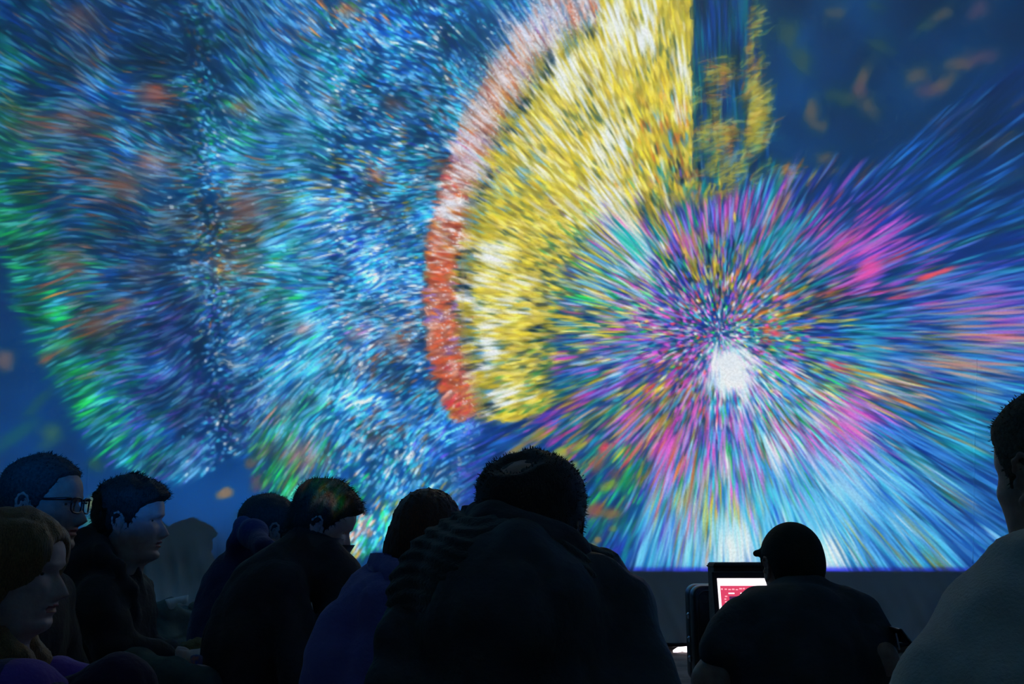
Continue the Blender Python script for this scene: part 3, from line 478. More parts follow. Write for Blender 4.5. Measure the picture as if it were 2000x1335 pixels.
# ================================================================ room shell
rs0 = np.random.RandomState(5)
_N3 = rs0.rand(32, 32, 32)
def n3(P, cell, seed=0):
    q = np.asarray(P, float)/cell+seed*7.31; i = np.floor(q).astype(int); t = q-i; t = t*t*(3-2*t); i %= 32; j = (i+1) % 32
    g = lambda a, b, c: _N3[a, b, c]
    x0 = g(i[..., 0], i[..., 1], i[..., 2])*(1-t[..., 0])+g(j[..., 0], i[..., 1], i[..., 2])*t[..., 0]
    x1 = g(i[..., 0], j[..., 1], i[..., 2])*(1-t[..., 0])+g(j[..., 0], j[..., 1], i[..., 2])*t[..., 0]
    x2 = g(i[..., 0], i[..., 1], j[..., 2])*(1-t[..., 0])+g(j[..., 0], i[..., 1], j[..., 2])*t[..., 0]
    x3 = g(i[..., 0], j[..., 1], j[..., 2])*(1-t[..., 0])+g(j[..., 0], j[..., 1], j[..., 2])*t[..., 0]
    return (x0*(1-t[..., 1])+x1*t[..., 1])*(1-t[..., 2])+(x2*(1-t[..., 1])+x3*t[..., 1])*t[..., 2]
M_CLOTH = mat('white_stretched_cloth', (.78, .78, .78), .95, (260, .0006), None, .1)
M_BOUNCE_CLOTH = mat('bounce_tinted_tent_cloth', (.62, .86, .95), .95, (30, .002), None, .1)  # unseen cloth; pale blue put in to brighten and cool the bounced light
M_FLOOR = mat('trodden_grey_brown_floor', (.26, .23, .21), .95, (40, .004), (6, (.16, .14, .13)), .1)
def grid(xs, zs, fn):
    A, B = np.meshgrid(xs, zs); V = fn(A, B).reshape(-1, 3); n = len(xs)
    i = (np.arange(len(zs)-1)[:, None]*n+np.arange(n-1)[None]).ravel()
    return V, np.stack([i, i+1, i+n+1, i+n], 1)
def cloth(x, z):
    P = np.stack([x, z*0, z], -1)
    low = np.clip((.62-z)/.5, 0, 1)
    lx = np.exp(-((x+2.15)/.55)**2)                        # gathered part behind the young man
    gz = np.clip((.75-z)/.25, 0, 1)
    ang = x*.92+z*.38
    f1 = n3(np.stack([ang*1., x*0, z*.22], -1), .045, 1)-.5
    f2 = n3(np.stack([x*.8-z*.6, x*0+3, z*.5+x*.4], -1), .09, 2)-.5
    f3 = n3(P*np.array([1, 1, .3]), .03, 4)-.5
    g1 = n3(np.stack([x+z*.25, x*0, z*.12], -1), .05, 6)-.5
    y = low*(.032*f1+.040*f2+.008*f3)+gz*lx*(.15*g1+.05*(n3(P, .12, 8)-.5))+.02*np.sin(x*1.1)*np.clip(z/2, 0, 1)*0
    belly = .09*lx*np.exp(-((z-.25)/.14)**2)
    return np.stack([x, WALL_Y-y*1.-belly, z], -1)
zs = np.concatenate([np.linspace(.045, .80, 62), np.linspace(.84, 5.2, 24)])
V, Q = grid(np.linspace(-4.6, 4.6, 560), zs, cloth)
wall = tag(mesh_obj('wall_front', V, Q, M_CLOTH), 'white stretched cloth wall the picture is thrown on, wrinkled near the floor', None, None, 'structure')
hem = MB(); xs_ = np.linspace(-4.6, 4.6, 200); hem.tube(np.stack([xs_, WALL_Y-.012-.01*np.sin(xs_*9)*.5, .045+.004*np.sin(xs_*23)], -1), .012, 8)
tag(hem.obj('hem', mat('dark_hem', (.03, .03, .035), .8), wall, True), 'dark hem of the cloth wall')
for (a, b) in [((172, 905), (168, 1040)), ((168, 1040), (167, 1110)), ((1908, 700), (1904, 870)), ((1904, 870), (1900, 1100))]:
    P0, P1 = at(*a, WALL_Y-.002), at(*b, WALL_Y-.002)
    sm = MB(); sm.tube(np.linspace(P0, P1, 8), .0035, 6); sm.obj('seam', M_CLOTH, wall, True)
def quad(name, V, m, label):
    return tag(mesh_obj(name, V, [(0, 1, 2, 3)], m, None, False), label, None, None, 'structure')
quad('wall_back', [(-4.6, -4.6, 0), (4.6, -4.6, 0), (4.6, -4.6, 5.2), (-4.6, -4.6, 5.2)], M_BOUNCE_CLOTH, 'pale blue tent cloth wall behind the camera')
quad('wall_left', [(-4.6, -4.6, 0), (-4.6, 6.9, 0), (-4.6, 6.9, 5.2), (-4.6, -4.6, 5.2)], M_BOUNCE_CLOTH, 'pale blue tent cloth wall on the left')
quad('wall_right', [(4.6, -4.6, 0), (4.6, 6.9, 0), (4.6, 6.9, 5.2), (4.6, -4.6, 5.2)], M_BOUNCE_CLOTH, 'pale blue tent cloth wall on the right')
quad('ceiling', [(-4.6, -4.6, 5.2), (4.6, -4.6, 5.2), (4.6, 6.9, 5.2), (-4.6, 6.9, 5.2)], M_BOUNCE_CLOTH, 'pale blue tent cloth ceiling')
V, Q = grid(np.linspace(-4.6, 4.6, 220), np.linspace(-4.6, 6.9, 260), lambda x, y: np.stack([x, y, -.012*n3(np.stack([x, y, x*0], -1), .12, 3)*(y > 3.5)], -1))
tag(mesh_obj('floor', V, Q[:, ::-1], M_FLOOR), 'uneven grey brown floor at the foot of the cloth wall', None, None, 'structure')
# glowing strip that stands in for daylight leaking below the hem
gx = np.linspace(-4.4, 4.4, 300); gb = MB()
top = .034+.005*np.sin(gx*41)*np.sin(gx*17)
on = np.exp(-((gx-1.16)/.13)**6)
Vg = np.concatenate([np.stack([gx, gx*0+6.53, top*on+.001], -1), np.stack([gx, gx*0+6.53, gx*0-.006+.006*np.sin(gx*60)*on], -1)])
keep = [i for i in range(299) if on[i] > .05 and on[i+1] > .05]
gb.add(Vg, [(i, i+1, i+301, i+300) for i in keep]); M_DAY = mat('daylight', (.8, .8, .8), .8, emit=((1., .86, .95), 6.))
tag(gb.obj('daylight_slit_1', M_DAY), 'bright slit of daylight between the cloth hem and the floor', None, None, 'structure')
# ================================================================ implicit modelling kit (smooth unions meshed by surface nets)
class SDF:
    def __init__(s, h=.009): s.p = []; s.h = h; s.disp = None
    def cap(s, a, b, ra, rb=None, k=.03, sub=False): s.p.append(('c', np.asarray(a, float), np.asarray(b, float), ra, ra if rb is None else rb, k, sub)); return s
    def chain(s, pts, rr, k=.03):
        for i in range(len(pts)-1): s.cap(pts[i], pts[i+1], rr[i], rr[i+1], k)
        return s
    def ell(s, c, r, R=None, k=.03, sub=False): s.p.append(('e', np.asarray(c, float), np.asarray(r, float), np.eye(3) if R is None else R, 0, k, sub)); return s
    def bounds(s):
        lo = np.full(3, 1e9); hi = -lo
        for q in s.p:
            if q[6]: continue
            if q[0] == 'c': r = max(q[3], q[4]); l = np.minimum(q[1], q[2])-r; u = np.maximum(q[1], q[2])+r
            else: r = q[2].max(); l = q[1]-r; u = q[1]+r
            lo = np.minimum(lo, l); hi = np.maximum(hi, u)
        return lo, hi
    def mesh(s, floor=None):
        lo, hi = s.bounds(); m = .03+3*s.h; lo = lo-m; hi = hi+m
        if floor is not None: lo[2] = max(lo[2], floor-2*s.h)
        n = np.ceil((hi-lo)/s.h).astype(int)+1
        ax = [lo[i]+s.h*np.arange(n[i]) for i in range(3)]
        F = np.full(n, .08, np.float32)
        for q in s.p:
            if q[0] == 'c': r = max(q[3], q[4]); l = np.minimum(q[1], q[2])-r; u = np.maximum(q[1], q[2])+r
            else: r = q[2].max(); l = q[1]-r; u = q[1]+r
            e = q[5]+.05
            i0 = np.clip(((l-e-lo)/s.h).astype(int), 0, n-1); i1 = np.clip(((u+e-lo)/s.h).astype(int)+2, 1, n)
            if (i1 <= i0).any(): continue
            X = ax[0][i0[0]:i1[0], None, None]; Y = ax[1][None, i0[1]:i1[1], None]; Z = ax[2][None, None, i0[2]:i1[2]]
            if q[0] == 'c':
                a, b = q[1], q[2]; ab = b-a; L2 = ab.dot(ab)+1e-9
                t = np.clip(((X-a[0])*ab[0]+(Y-a[1])*ab[1]+(Z-a[2])*ab[2])/L2, 0, 1)
                d = np.sqrt((X-a[0]-t*ab[0])**2+(Y-a[1]-t*ab[1])**2+(Z-a[2]-t*ab[2])**2)-(q[3]+(q[4]-q[3])*t)
            else:
                R = q[3]; x, y, z = X-q[1][0], Y-q[1][1], Z-q[1][2]
                u0 = (x*R[0, 0]+y*R[1, 0]+z*R[2, 0]); u1 = (x*R[0, 1]+y*R[1, 1]+z*R[2, 1]); u2 = (x*R[0, 2]+y*R[1, 2]+z*R[2, 2]); r = q[2]
                k0 = np.sqrt((u0/r[0])**2+(u1/r[1])**2+(u2/r[2])**2); k1 = np.sqrt((u0/r[0]**2)**2+(u1/r[1]**2)**2+(u2/r[2]**2)**2)
                d = k0*(k0-1)/np.maximum(k1, 1e-6)
            sl = (slice(i0[0], i1[0]), slice(i0[1], i1[1]), slice(i0[2], i1[2])); A = F[sl]; k = q[5]
            if q[6]: hh = np.maximum(k-abs(A+d), 0)/k; F[sl] = np.maximum(A, -d)+hh*hh*k*.25
            else: hh = np.maximum(k-abs(A-d), 0)/k; F[sl] = np.minimum(A, d)-hh*hh*k*.25
        if floor is not None: F = np.maximum(F, (floor-ax[2])[None, None, :]+0*F)
        if s.disp is not None:
            near = np.where(abs(F) < .035); P = np.stack([ax[i][near[i]] for i in range(3)], -1); F[near] += s.disp(P)
        return nets(F, lo, s.h)
def nets(F, lo, h):
    ins = F < 0; c = np.zeros(tuple(np.array(F.shape)-1), np.int8)
    for i in (0, 1):
        for j in (0, 1):
            for k in (0, 1): c += ins[i:i+c.shape[0], j:j+c.shape[1], k:k+c.shape[2]]
    act = (c > 0) & (c < 8); idx = np.full(c.shape, -1, np.int64); cells = np.argwhere(act); idx[act] = np.arange(len(cells))
    acc = np.zeros((len(cells), 3)); cnt = np.zeros(len(cells))
    g = lambda o: F[cells[:, 0]+o[0], cells[:, 1]+o[1], cells[:, 2]+o[2]]
    cs = [(i, j, k) for i in (0, 1) for j in (0, 1) for k in (0, 1)]
    for a in cs:
        for ax in range(3):
            if a[ax]: continue
            b = list(a); b[ax] = 1; fa, fb = g(a), g(b); m = (fa < 0) != (fb < 0)
            t = np.where(m, fa/np.where(m, fa-fb, 1), 0)
            for q in range(3): acc[:, q] += np.where(m, a[q]+(t if q == ax else 0), 0)
            cnt += m
    V = lo+h*(cells+acc/cnt[:, None]); Fs = []
    for ax in range(3):
        u, v = (ax+1) % 3, (ax+2) % 3; sl0 = [slice(None)]*3; sl1 = [slice(None)]*3; sl0[ax] = slice(0, -1); sl1[ax] = slice(1, None)
        a, b = ins[tuple(sl0)], ins[tuple(sl1)]; e = np.argwhere(a != b); fl = a[tuple(e.T)]
        ok = (e[:, u] > 0) & (e[:, v] > 0) & (e[:, u] < F.shape[u]-1) & (e[:, v] < F.shape[v]-1); e, fl = e[ok], fl[ok]
        def ci(du, dv):
            q = e.copy(); q[:, u] += du; q[:, v] += dv; return idx[tuple(q.T)]
        Qd = np.stack([ci(-1, -1), ci(0, -1), ci(0, 0), ci(-1, 0)], 1); Qd[~fl] = Qd[~fl][:, ::-1]; Fs.append(Qd)
    Q = np.concatenate(Fs); return V, Q[(Q >= 0).all(1)]
# ================================================================ anatomy
ROWS = np.array([  # z, front, back, half width (chin = 0, crown = .225)
 [-.110, .034, -.062, .060], [-.080, .036, -.060, .057], [-.050, .040, -.058, .056], [-.028, .043, -.058, .056], [-.012, .050, -.060, .057], [-.003, .066, -.064, .057], [.006, .080, -.068, .058], [.016, .084, -.072, .060], [.028, .080, -.077, .063], [.042, .083, -.082, .067], [.058, .084, -.087, .070],
 [.078, .083, -.093, .072], [.098, .081, -.097, .074], [.113, .079, -.099, .0755], [.128, .084, -.101, .077], [.148, .086, -.101, .078], [.166, .082, -.098, .077], [.184, .071, -.090, .072], [.199, .055, -.077, .062], [.211, .036, -.059, .047], [.219, .017, -.040, .030], [.2245, -.006, -.018, .010]])
NT, NZ = 88, 92
def cubic(x, xp, fp):
    m = np.gradient(fp, xp); i = np.clip(np.searchsorted(xp, x)-1, 0, len(xp)-2); h = xp[i+1]-xp[i]; t = (x-xp[i])/h
    return (2*t**3-3*t**2+1)*fp[i]+(t**3-2*t**2+t)*h*m[i]+(-2*t**3+3*t**2)*fp[i+1]+(t**3-t**2)*h*m[i+1]
def head_base(nose=1., lips=1., chin=0., mouth=0.):
    zz = np.concatenate([np.linspace(-.11, 0, 14)[:-1], np.linspace(0, .14, 52)[:-1], np.linspace(.14, .2245, NZ-13-51)])
    fr, bk, hw = (cubic(zz, ROWS[:, 0], ROWS[:, c]) for c in (1, 2, 3))
    fr = fr+chin*np.exp(-((zz-.010)/.012)**2)
    th = np.linspace(0, 2*math.pi, NT, endpoint=False); th = th-.30*np.sin(2*th)*0
    th = th-.55*np.sin(th)*np.exp(-(1-np.cos(th)))*.6*1.     # denser sampling on the face
    Z, T = np.meshgrid(zz, th, indexing='ij'); f, b, w_ = fr[:, None], bk[:, None], hw[:, None]
    c = np.cos(T); s = np.sin(T); cy = (f*.35+b*.65)*.0+ (f+b)*.5*.4
    face = np.clip((Z+.0)/.02, 0, 1)*np.clip((.19-Z)/.04, 0, 1)
    e = 1-.16*face
    x = w_*np.sign(s)*abs(s)**e; y = np.where(c > 0, cy+(f-cy)*abs(c)**(.92), cy-(cy-b)*abs(c)**.96)
    front = np.clip((y-.02)/.04, 0, 1); ax = abs(x)
    narrow = 1-.10*np.exp(-((Z-.150)/.02)**2)*np.clip((y-.02)/.05, 0, 1); x = x*narrow; ax = abs(x)
    G = lambda v, m, s_: np.exp(-((v-m)/s_)**2)
    # nose: bridge to tip, nostrils
    tz = np.clip((.122-Z)/(.122-.074), 0, 1); prot = .027*tz**.85*np.where(Z < .074, np.clip(1-(.074-Z)/.014, 0, 1)**.7, 1); wd = .0075+.0075*tz
    y = y+nose*prot*G(x, 0, 1)*0+nose*prot*np.exp(-(ax/wd)**2)*front+.007*nose*G(ax, .014, .007)*G(Z, .068, .009)*front
    # sockets, brow, cheeks, lips, chin fold
    y = y-.010*G(ax, .031, .016)*G(Z, .112, .010)*front-.005*G(ax, .012, .008)*G(Z, .112, .009)*front
    y = y+.004*G(ax, .028, .022)*G(Z, .130, .007)*front+.0045*G(ax, .031, .015)*G(Z, .1205, .0035)*front+.0030*G(ax, .031, .014)*G(Z, .1055, .0035)*front
    y = y+.004*G(ax, .045, .016)*G(Z, .088, .014)*front; x = x+np.sign(x)*.003*G(ax, .06, .02)*G(Z, .09, .014)
    y = y+lips*(.0065*G(ax, 0, .022)*G(Z, .0515, .0045)+.0065*G(ax, 0, .019)*G(Z, .0395, .0050)-.0075*G(ax, 0, .024)*G(Z, .0455, .0026))*front
    y = y-.004*G(ax, 0, .02)*G(Z, .029, .006)*front+.002*G(ax, 0, .008)*G(Z, .060, .004)*front
    y = y-mouth*G(ax, 0, .016)*G(Z, .0455, .005)*front
    x = x-np.sign(x)*.004*G(Z, .050, .02)*G(ax, .055, .02)*front
    V = np.stack([x, y, Z-.105], -1)
    n = NT; i, j = np.meshgrid(np.arange(NZ-1), np.arange(n), indexing='ij'); a = i*n+j; b2 = i*n+(j+1) % n
    Q = np.stack([a, b2, b2+n, a+n], -1).reshape(-1, 4)[:, ::-1]
    return V, Q, T
def ear_mesh():
    s = SDF(.0016); arc = []
    for a in np.linspace(-150, 100, 15):
        r = math.radians(a); arc.append((0.004+.004*math.cos(r), -.015*math.cos(r+.25)*1.+.0, .030*math.sin(r)*-1.))
    arc = [(.006, .010, .012), (.009, .006, .024), (.011, -.004, .031), (.012, -.014, .027), (.013, -.019, .015), (.012, -.018, .000), (.010, -.012, -.014), (.008, -.004, -.024)]
    s.chain(arc, [.0022, .0026, .0030, .0032, .0032, .0030, .0028, .0034], .004)
    s.ell((.008, .000, -.026), (.004, .0068, .0075), k=.006)
    s.chain([(.008, .000, .018), (.009, -.008, .012), (.009, -.011, .000), (.007, -.006, -.012)], [.002, .0024, .0026, .002], .004)
    s.ell((.003, -.005, .002), (.004, .0145, .026), k=.005)
    s.ell((.007, .008, -.004), (.0035, .0035, .006), k=.004)
    s.ell((.009, -.001, -.001), (.006, .0058, .010), k=.004, sub=True)
    return s.mesh()
EAR = ear_mesh()
def hand_mesh(curl=.5):
    """left-handed frame free: palm in XY plane, fingers along +Y, palm down (-Z), thumb on +X"""
    s = SDF(.003); s.ell((0, .045, 0), (.040, .050, .014), k=.01); s.ell((.022, .025, -.004), (.018, .028, .014), k=.012); s.cap((0, -.05, 0), (0, .01, 0), .026, .027, .015)
    for i, (x, L, r) in enumerate([(.030, .072, .0088), (.010, .080, .0092), (-.010, .074, .0088), (-.029, .058, .0078)]):
        p = np.array([x, .085-.006*(abs(x-.008)/.02), 0.]); a = -curl*.5; pts = [np.array([x*.8, .05, 0]), p]
        for f in (.45, .31, .24):
            d = np.array([x*.5*(1-curl), math.cos(a), math.sin(a)]); d /= np.linalg.norm(d); p = p+d*L*f; pts.append(p); a -= curl*1.25
        s.chain(pts, [r*1.05, r*1.05, r, r*.92, r*.8], .004)
    s.chain([(.024, .012, -.004), (.046, .040, -.012-.01*curl), (.050-.012*curl, .066, -.022-.012*curl), (.046-.022*curl, .085, -.028-.016*curl)], [.013, .0115, .0105, .0085], .008)
    return s.mesh()
HANDS = {}
def hand(curl):
    if curl not in HANDS: HANDS[curl] = hand_mesh(curl)
    return HANDS[curl]
def frame(y, z):
    y = np.asarray(y, float); y = y/np.linalg.norm(y); z = np.asarray(z, float); z = z-y*z.dot(y); z /= np.linalg.norm(z); return np.stack([np.cross(y, z), y, z], 1)
# ---- materials
SKIN = mat('skin', (.44, .29, .22), .55, (220, .0006), (40, (.37, .22, .17)), .35)
SKIN_PALE = mat('pale_skin', (.74, .56, .50), .55, (220, .0005), (40, (.66, .44, .39)), .35)
LIP = mat('lips', (.42, .14, .12), .5)
EYE = mat('eye_white', (.7, .68, .66), .2, spec=.6); IRIS = mat('iris', (.05, .04, .03), .15, spec=.6)
HAIR_DARK = mat('dark_brown_hair', (.045, .034, .028), .6, (60, .004, (6, 6, 1)), (90, (.024, .018, .014), (4, 4, 1)), .4)
HAIR_BROWN = mat('brown_hair', (.07, .045, .03), .6, (60, .004, (6, 6, 1)), (90, (.03, .02, .014), (4, 4, 1)), .4)
HAIR_AUBURN = mat('auburn_hair', (.16, .045, .018), .5, (60, .004, (8, 8, 1)), (120, (.06, .018, .01), (6, 6, 1)), .5)
HAIR_BLOND = mat('reddish_blonde_hair', (.42, .23, .09), .5, (60, .004, (8, 8, 1)), (120, (.22, .11, .04), (6, 6, 1)), .5)
HAIR_GREY = mat('short_greying_hair', (.06, .055, .05), .8, (200, .003), (160, (.03, .028, .025)), .3)
def head_grids(kw):
    key = tuple(sorted(kw.items()))
    if key not in HEADS: HEADS[key] = head_base(**kw)
    return HEADS[key]
HEADS = {}
class Person:
    """body mesh on top; clothing, hair and glasses are its children"""
    def __init__(s, ear, yaw, pitch=0., roll=0., scale=1., skin=SKIN, face={}, neck_to=None):
        s.R = rotm(yaw, pitch, roll); s.ear = np.asarray(ear, float); s.k = scale; s.skin = skin; s.face = face; s.yaw = yaw
        s.f = np.array([math.sin(math.radians(yaw)), math.cos(math.radians(yaw)), 0]); s.r = np.array([s.f[1], -s.f[0], 0])
        s.body = SDF(.011); s.extra = []; s.kids = []
    def H(s, x, y, z): return s.ear+s.R@(np.array([x, y, z])*s.k)
    def head(s):
        V, Q, T = head_grids(s.face)
        s.grid, s.T = V, T
        Vh = V.reshape(-1, 3); out = [(Vh, Q, 0)]
        lipm = np.zeros(len(Q), int)
        cen = Vh[Q].mean(1); z = cen[:, 2]+.105
        lm = (cen[:, 1] > .07) & (abs(cen[:, 0]) < .024) & (abs(z-.0455) < .0085-.09*abs(cen[:, 0])**1.2)
        lipm[lm] = 1
        s.extra.append((s.ear+(s.k*Vh)@s.R.T, Q, lipm))
        Ve, Qe = EAR
        for sg in (1, -1):
            E = Ve*np.array([sg, 1, 1]); a = .32*sg; ca, sa = math.cos(a), math.sin(a)
            E = np.stack([E[:, 0]*ca+E[:, 1]*sa*1., -E[:, 0]*sa+E[:, 1]*ca, E[:, 2]], -1)
            E = E*1.03+np.array([sg*.0735, -.012, -.004])
            s.extra.append((s.ear+(s.k*E)@s.R.T, Qe if sg > 0 else Qe[:, ::-1], np.zeros(len(Qe), int)))
        # eyes
        u, v = np.meshgrid(np.linspace(0, math.pi, 13), np.linspace(0, 2*math.pi, 17)[:-1], indexing='ij')
        S = np.stack([np.sin(u)*np.cos(v), np.cos(u), np.sin(u)*np.sin(v)], -1).reshape(-1, 3)
        i, j = np.meshgrid(np.arange(12), np.arange(16), indexing='ij'); Qs = np.stack([i*16+j, i*16+(j+1) % 16, (i+1)*16+(j+1) % 16, (i+1)*16+j], -1).reshape(-1, 4)[:, ::-1]
        g_ = V[(V[..., 2]+.105 > .108) & (V[..., 2]+.105 < .118) & (V[..., 1] > .03)]; ey = g_[np.argmin(abs(g_[:, 0]-.031))][1]
        for sg in (1, -1):
            E = S*np.array([.0125, .0118, .0060])+np.array([sg*.031, ey-.0098, .0075]); mi = np.where(Qs.max(1) < 16*4, 3, 2)
            s.extra.append((s.ear+(s.k*E)@s.R.T, Qs, mi))
            # lids
            for zz, dz in ((.0135, 1), (.0015, -1)):
                pass
    def hand_at(s, wrist, ydir, zdir, curl=.5, mirror=False, scale=1.):
        V, Q = hand(curl); V = V*np.array([-1 if mirror else 1, 1, 1])*scale; R = frame(ydir, zdir)
        if mirror: Q = Q[:, ::-1]
        s.extra.append((np.asarray(wrist)+(V+np.array([0, .03, 0]))@R.T, Q, np.zeros(len(Q), int)))
    def build(s, label, floor=0.):
        V, Q = s.body.mesh(floor); Vs = [V]; Qs = [Q]; M = [np.zeros(len(Q), int)]; n = len(V)
        for v, q, m in s.extra: Vs.append(v); Qs.append(q+n); M.append(m); n += len(v)
        s.o = mesh_obj('person', np.concatenate(Vs), np.concatenate(Qs), [s.skin, LIP, EYE, IRIS], None, True, np.concatenate(M)); tag(s.o, label, 'person'); return s.o
    def wear(s, name, sdf, m, label=None, floor=0.):
        V, Q = sdf.mesh(floor); o = mesh_obj(name, V, Q, m, s.o); 
        if label: o['label'] = label
        return o
    # ---- hair: shell grown out of the scalp plus loose tufts
    def hair(s, m, thick, line=None, rough=.003, tufts=1500, tl=.014, label=None, bald=None, seed=1, front=.166, nape=.012, side=.128):
        V, T = s.grid, s.T; Z = V[..., 2]+.105
        c = np.cos(T); t = np.arccos(np.clip(c, -1, 1))
        hl = np.interp(t, [0, .5, .9, 1.15, 1.45, 1.62, 1.9, 2.3, math.pi], [front, front-.002, front-.012, side+.010, side-.045, side-.012, .075, nape+.025, nape])
        m_ = np.clip((Z-hl)/.012+.3, 0, 1); m_ = m_*m_*(3-2*m_)
        cen = np.array([0, -.01, .02]); N = V-cen; N /= np.linalg.norm(N, axis=-1, keepdims=True)
        if callable(thick): th = thick(V, Z, T)
        else: th = thick*(.75+.25*np.clip((Z-.12)/.06, 0, 1))
        if bald is not None: th = th*bald(V)
        th = th+rough*(n3(V*np.array([1, 1, 1]), .012, seed)-.5)*2+rough*(n3(V, .028, seed+3)-.5)*2
        D = V+N*(m_*th-(1-m_)*.012)[..., None]
        if bald is not None: D = D-N*(.0022*(1-bald(V)))[..., None]
        Vh = D.reshape(-1, 3); _, Q, _ = head_grids(s.face)
        keep = (m_.reshape(-1)[Q] > 0.01).any(1); Vs = [Vh]; Q2 = Q[keep]; n = len(Vh)
        tri = []
        if tufts:
            r = np.random.RandomState(seed); cand = np.where((m_.reshape(-1) > .7) & ((bald(V).reshape(-1) > .14) if bald is not None else True))[0]
            pk = cand[r.randint(0, len(cand), tufts)]; b = Vh[pk]+r.randn(tufts, 3)*.002; nn = N.reshape(-1, 3)[pk]
            grow = np.array([0, .35, -.55])*1.; dd = nn*.55+grow*np.clip(1-abs(nn[:, 2:3]), 0, 1)+np.array([0, .55, .0])*np.clip(nn[:, 2:3], 0, 1)+r.randn(tufts, 3)*.28
            dd /= np.linalg.norm(dd, axis=1)[:, None]; L = tl*(.5+r.rand(tufts))[:, None]; sd = np.cross(dd, nn); sd /= np.linalg.norm(sd, axis=1)[:, None]+1e-9
            Tv = np.stack([b-sd*.0011-nn*.002, b+sd*.0011-nn*.002, b+dd*L*.6+sd*.0006, b+dd*L], 1).reshape(-1, 3)
            Vs.append(Tv); Q2 = np.concatenate([Q2, n+np.arange(tufts*4).reshape(-1, 4)])
        V2 = s.ear+(s.k*np.concatenate(Vs))@s.R.T
        o = mesh_obj('hair', V2, Q2, m, s.o)
        if label: o['label'] = label
        return o
def folds(amp, cell, seed, stretch=(1, 1, 1), fine=.35):
    st = np.array(stretch)
    def f(P):
        a = n3(P*st, cell, seed); b = n3(P*st+a[..., None]*cell*1.2, cell*.45, seed+2)
        return amp*(abs(a-.5)*4-1.0)*-1.+amp*fine*(b-.5)*2
    return f
def seated(p, neck, pelvis, sh_w=.185, girth=1., elbows=None, wrists=None, knees=None, feet=None, sh_drop=.055, cloth=.016, h=.010, back=0., wr=(.028, .028), sh=None):
    """torso, arms and legs of somebody sitting on the floor, as body and as clothing; returns (top, trousers) SDFs"""
    neck = np.asarray(neck, float); pelvis = np.asarray(pelvis, float); f, r = p.f, p.r; up = np.array([0, 0, 1.])
    mid = (neck+pelvis)/2-f*(.03+back); chest = neck*.70+pelvis*.30-f*(.01+back*.8)-up*.0
    if sh is None: sh = [neck-up*sh_drop+r*sg*sh_w-f*.01 for sg in (1, -1)]
    if elbows is None: elbows = [q+r*sg*.06-up*.24+f*.07 for q, sg in zip(sh, (1, -1))]
    if wrists is None: wrists = [q-r*sg*.10+f*.20-up*.02 for q, sg in zip(elbows, (1, -1))]
    if knees is None: knees = [pelvis+f*.28+r*sg*.16+up*.08 for sg in (1, -1)]
    if feet is None: feet = [pelvis+f*.34-r*sg*.05-up*.06 for sg in (1, -1)]
    Rb = rotm(p.yaw)
    top = SDF(h); tr = SDF(.012)
    for S, g in ((p.body, 0.), (top, cloth)):
        S.ell(chest, ((.165*girth+g), (.115*girth+g), .17+g), Rb, .05); S.ell(mid, ((.150*girth+g), (.110*girth+g), .17+g), Rb, .05)
        S.cap(sh[0], sh[1], .058+g, None, .05)
        for i in (0, 1): S.cap(sh[i], elbows[i], .054+g, .044+g, .03); S.cap(elbows[i], wrists[i], .042+g, wr[0]+g*.9, .02)
    p.body.cap(neck-up*.04, p.H(0, -.01, -.12), .060*p.k, .052*p.k, .03)
    for S, g in ((p.body, 0.), (tr, .012)):
        S.ell(pelvis, (.165*girth+g, .13*girth+g, .10+g), Rb, .04)
        for i, sg in ((0, 1), (1, -1)):
            S.cap(pelvis+r*sg*.09, knees[i], .082+g, .062+g, .03); S.cap(knees[i], feet[i], .055+g, .040+g, .02)
            S.cap(feet[i], feet[i]+f*.03-r*sg*.12*0+r*-sg*.11, .035, .030, .02)
    p.sh, p.el, p.wrist, p.knee = sh, elbows, wrists, knees
    return top, tr
# ================================================================ people
UP = np.array([0, 0, 1.])
BLACK_CLOTH = mat('black_jacket_cloth', (.052, .048, .052), .8, (70, .004), (14, (.075, .07, .074)), .3, .1)
BLACK_LEATHER = mat('dark_jacket_cloth', (.055, .056, .060), .6, (50, .005), (10, (.08, .082, .088)), .4)
NAVY = mat('navy_hoodie_cloth', (.04, .042, .13), .9, (90, .004), (14, (.055, .06, .17)), .2, .2)
INDIGO = mat('indigo_jacket_cloth', (.18, .17, .50), .85, (80, .004), (12, (.22, .21, .60)), .2, .2)
PALE_CLOTH = mat('pale_blue_scarf', (.25, .32, .36), .9, (120, .004))
KNIT = mat('dark_green_grey_knit', (.055, .068, .064), .95, (160, .004), (30, (.075, .09, .085)), .1, .3)
GREY_HOODIE = mat('grey_green_hoodie_fleece', (.60, .62, .56), .95, (220, .003), (30, (.70, .72, .64)), .1, .5)
TSHIRT = mat('black_tshirt', (.055, .065, .068), .85, (60, .004), (12, (.075, .085, .09)), .2)
KHAKI = mat('khaki_trousers', (.34, .27, .13), .9, (80, .004), (12, (.26, .20, .10)), .2)
JEANS = mat('grey_green_jeans', (.13, .17, .15), .9, (120, .003), (20, (.09, .12, .11)), .2)
DARK_TROUSERS = mat('dark_trousers', (.018, .018, .024), .9, (80, .004))
PURPLE = mat('bright_purple_top', (.22, .10, .55), .85, (90, .003), None, .2, .2)
PLUM = mat('dark_plum_cloth', (.035, .014, .045), .9, (60, .004), (10, (.05, .02, .06)), .2, .2)
PLASTIC = mat('black_plastic', (.01, .01, .011), .35, spec=.5)
def off(n): return np.asarray(n, float)
